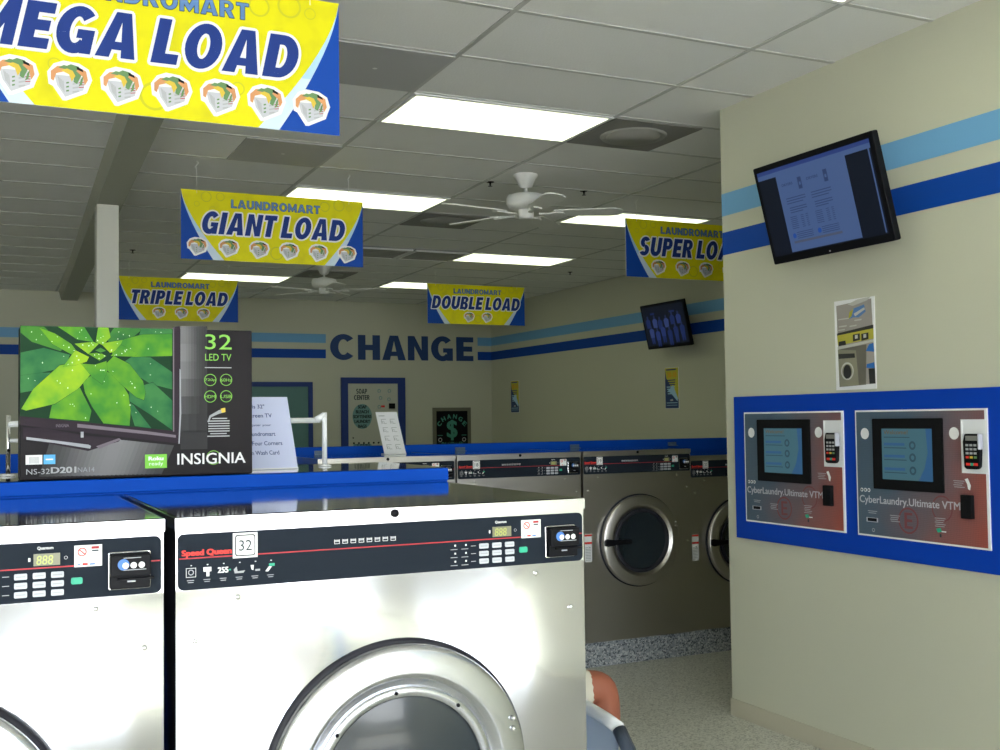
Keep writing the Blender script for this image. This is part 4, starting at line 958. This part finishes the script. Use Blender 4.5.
# seated person facing +X, PY = centre line
PYc = 3.95; HX = 1.80
person = thing('person', (HX, PYc, 0), 'seated person in cream trousers, only a bent knee showing behind the laundry tub', 'person')
V, E_, Rr = [], [], []
def nd(p, r, par=None):
    V.append(p); Rr.append(r)
    if par is not None: E_.append((par, len(V)-1))
    return len(V)-1
pel = nd((HX, PYc, .53), .13); wa = nd((HX-.01, PYc, .68), .12, pel); chs = nd((HX+.05, PYc, .86), .14, wa); sh = nd((HX+.11, PYc, .98), .10, chs); nk = nd((HX+.15, PYc, 1.06), .052, sh); h1 = nd((HX+.19, PYc, 1.13), .075, nk); h2 = nd((HX+.20, PYc, 1.20), .078, h1)
KN = {}
for s in (-1, 1):
    y = PYc+s*.10; kx = 2.245 if s < 0 else 2.24
    hp = nd((HX+.04, y, .52), .095, pel); th = nd((HX+.24, PYc+s*.13, .555), .085, hp); kn = nd((kx, PYc+s*.15, .572), .076, th); sn = nd((kx+.01, PYc+s*.15, .40), .060, kn); cf = nd((kx-.03, PYc+s*.15, .24), .048, sn); an = nd((kx-.04, PYc+s*.15, .09), .036, cf); ft = nd((kx+.05, PYc+s*.155, .045), .034, an); te = nd((kx+.15, PYc+s*.16, .035), .028, ft)
    sd = nd((HX+.10, PYc+s*.17, .97), .058, sh); ebw = nd((HX+.10, PYc+s*.23, .74), .042, sd); wr = nd((HX+.14, PYc+s*.17, .685), .028, ebw); pm = nd((HX+.20, PYc+s*.155, .680), .030, wr)
    for k, (dy, L) in enumerate(((-.027, .070), (-.010, .078), (.009, .074), (.026, .060))):
        b0 = nd((HX+.24, PYc+s*.155+dy, .676), .010, pm); b1 = nd((HX+.24+L*.5, PYc+s*.155+dy*1.1, .674), .009, b0); nd((HX+.24+L, PYc+s*.155+dy*1.15, .664), .008, b1)
    th0 = nd((HX+.20, PYc+s*.155-s*.036, .673), .011, pm); nd((HX+.24, PYc+s*.155-s*.058, .668), .009, th0)
body = skin_fig('body', V, E_, Rr, skin, person)
def skin_cl(name, pts, rad, edges, m): return skin_fig(name, pts, edges, rad, m, person)
tp = [(HX, PYc, .60), (HX, PYc, .50), (HX+.05, PYc-.10, .52), (HX+.24, PYc-.13, .557), (HX+.425, PYc-.150, .575), (HX+.05, PYc+.10, .52), (HX+.24, PYc+.13, .557), (HX+.425, PYc+.150, .575)]
skin_cl('trousers', tp, [.14, .145, .110, .108, .092, .110, .108, .092], [(0, 1), (1, 2), (2, 3), (3, 4), (1, 5), (5, 6), (6, 7)], cream)
tp = [(HX, PYc, .56), (HX-.01, PYc, .70), (HX+.05, PYc, .86), (HX+.10, PYc, .97), (HX+.09, PYc-.17, .965), (HX+.095, PYc-.215, .82), (HX+.09, PYc+.17, .965), (HX+.095, PYc+.215, .82)]
skin_cl('shirt', tp, [.150, .150, .168, .128, .078, .062, .072, .062], [(0, 1), (1, 2), (2, 3), (3, 4), (4, 5), (3, 6), (6, 7)], shirt_m)
hm = MB(); fH = Fr((HX+.205, PYc, 1.175), (0, -1, 0), (0, 0, 1))
def ball(mb, c, rx, ry, rz, m, z0=-1, n=16):
    vs = []; K = 9
    for i in range(K):
        ph = z0*PI/2+(PI/2-z0*PI/2)*i/(K-1)
        for k in range(n): vs.append((c[0]+rx*math.cos(ph)*math.cos(2*PI*k/n), c[1]+ry*math.cos(ph)*math.sin(2*PI*k/n), c[2]+rz*math.sin(ph)))
    mb.add(vs, [(i*n+k, i*n+(k+1) % n, (i+1)*n+(k+1) % n, (i+1)*n+k) for i in range(K-1) for k in range(n)], m, True)
ball(hm, (HX+.185, PYc, 1.19), .100, .090, .100, hair_m, -.12); ball(hm, (HX+.150, PYc, 1.165), .075, .085, .10, hair_m, -.8); hm.build('hair', person)
fm = MB()
for s in (-1, 1):
    ball(fm, (HX+.268, PYc+s*.030, 1.175), .010, .012, .009, white); ball(fm, (HX+.274, PYc+s*.030, 1.175), .006, .006, .006, dtext)
fm.build('eyes', person)
fm = MB(); ball(fm, (HX+.283, PYc, 1.150), .016, .012, .020, skin); ball(fm, (HX+.20, PYc-.080, 1.16), .018, .010, .026, skin); ball(fm, (HX+.20, PYc+.080, 1.16), .018, .010, .026, skin); fm.build('nose_and_ears', person)
fm = MB(); ball(fm, (HX+.268, PYc, 1.112), .008, .022, .006, mat('lips', (.35, .09, .07), .5)); fm.build('mouth', person)
for s in (-1, 1):
    fm = MB(); ball(fm, (2.30, PYc+s*.155, .0), .15, .052, .10, mat('sandal_brown', (.12, .06, .03), .7), 0); fm.build('shoe', person)
# chair
t = thing('waiting_chair', (1.80, PYc, 0), 'slate plastic chair the seated person uses, behind the laundry tub', 'chair')
c = MB(); c.prism(Fr((1.80, PYc, .375), (1, 0, 0), (0, 1, 0)), rrect(-.21, .24, -.22, .22, .05), 0, .02, slate); c.build('seat', t, bevel=.006)
c = MB(); c.prism(Fr((1.575, PYc, .48), (0, -1, 0), (-.12, 0, 1)), rrect(-.20, .20, 0, .30, .05), -.01, .01, slate); c.build('backrest', t, bevel=.005)
for s in (-1, 1): MB().tube((1.60, PYc+s*.17, .38), (1.56, PYc+s*.17, .52), .01, chrome).build('back_support', t)
for sx in (-.18, .20):
    for sy in (-.19, .19): MB().tube((1.80+sx, PYc+sy, .376), (1.80+sx*1.15, PYc+sy*1.1, 0), .011, chrome).build('leg', t)

# ------------------------------------------------------------------ camera
f_px = 1106.62; yaw, pitch, roll = .445091, .040121, -.01310
w = Vector((math.sin(yaw)*math.cos(pitch), math.cos(yaw)*math.cos(pitch), math.sin(pitch)))
r0 = Vector((math.cos(yaw), -math.sin(yaw), 0)); u0 = r0.cross(w)
r = r0*math.cos(roll)+u0*math.sin(roll); u = -r0*math.sin(roll)+u0*math.cos(roll)
cam = bpy.data.cameras.new('camera'); co = bpy.data.objects.new('camera', cam); COL.objects.link(co)
cam.sensor_width = 36; cam.lens = f_px*36/1000; cam.clip_start = .05; cam.clip_end = 200
M = Matrix((r, u, -w)).transposed().to_4x4(); M.translation = Vector((0, 0, 1.617)); co.matrix_world = M
S.camera = co

# ------------------------------------------------------------------ light
W = bpy.data.worlds.new('sky'); S.world = W; W.use_nodes = True
bg = W.node_tree.nodes['Background']; bg.inputs[0].default_value = (.84, .93, 1, 1); bg.inputs[1].default_value = 10.3
sun = bpy.data.lights.new('sun', 'SUN'); sun.energy = 32; sun.angle = .02; sun.color = (1, .95, .86)
so = bpy.data.objects.new('sun', sun); COL.objects.link(so); so.rotation_euler = (math.radians(34), 0, math.radians(14))
pl = bpy.data.lights.new('window_portal', 'AREA'); pl.shape = 'RECTANGLE'; pl.size = 10.1; pl.size_y = 2.75; pl.cycles.is_portal = True
po = bpy.data.objects.new('window_portal', pl); COL.objects.link(po); po.location = (-1.55, YF-.02, 1.62); po.rotation_euler = (math.radians(90), 0, 0)

S.view_settings.view_transform = 'Standard'; S.view_settings.look = 'None'; S.view_settings.gamma = 1; S.view_settings.exposure = 0.0
S.view_settings.use_curve_mapping = False
S.cycles.max_bounces = 8; S.cycles.diffuse_bounces = 5; S.cycles.use_denoising = True
S.cycles.sample_clamp_indirect = 8
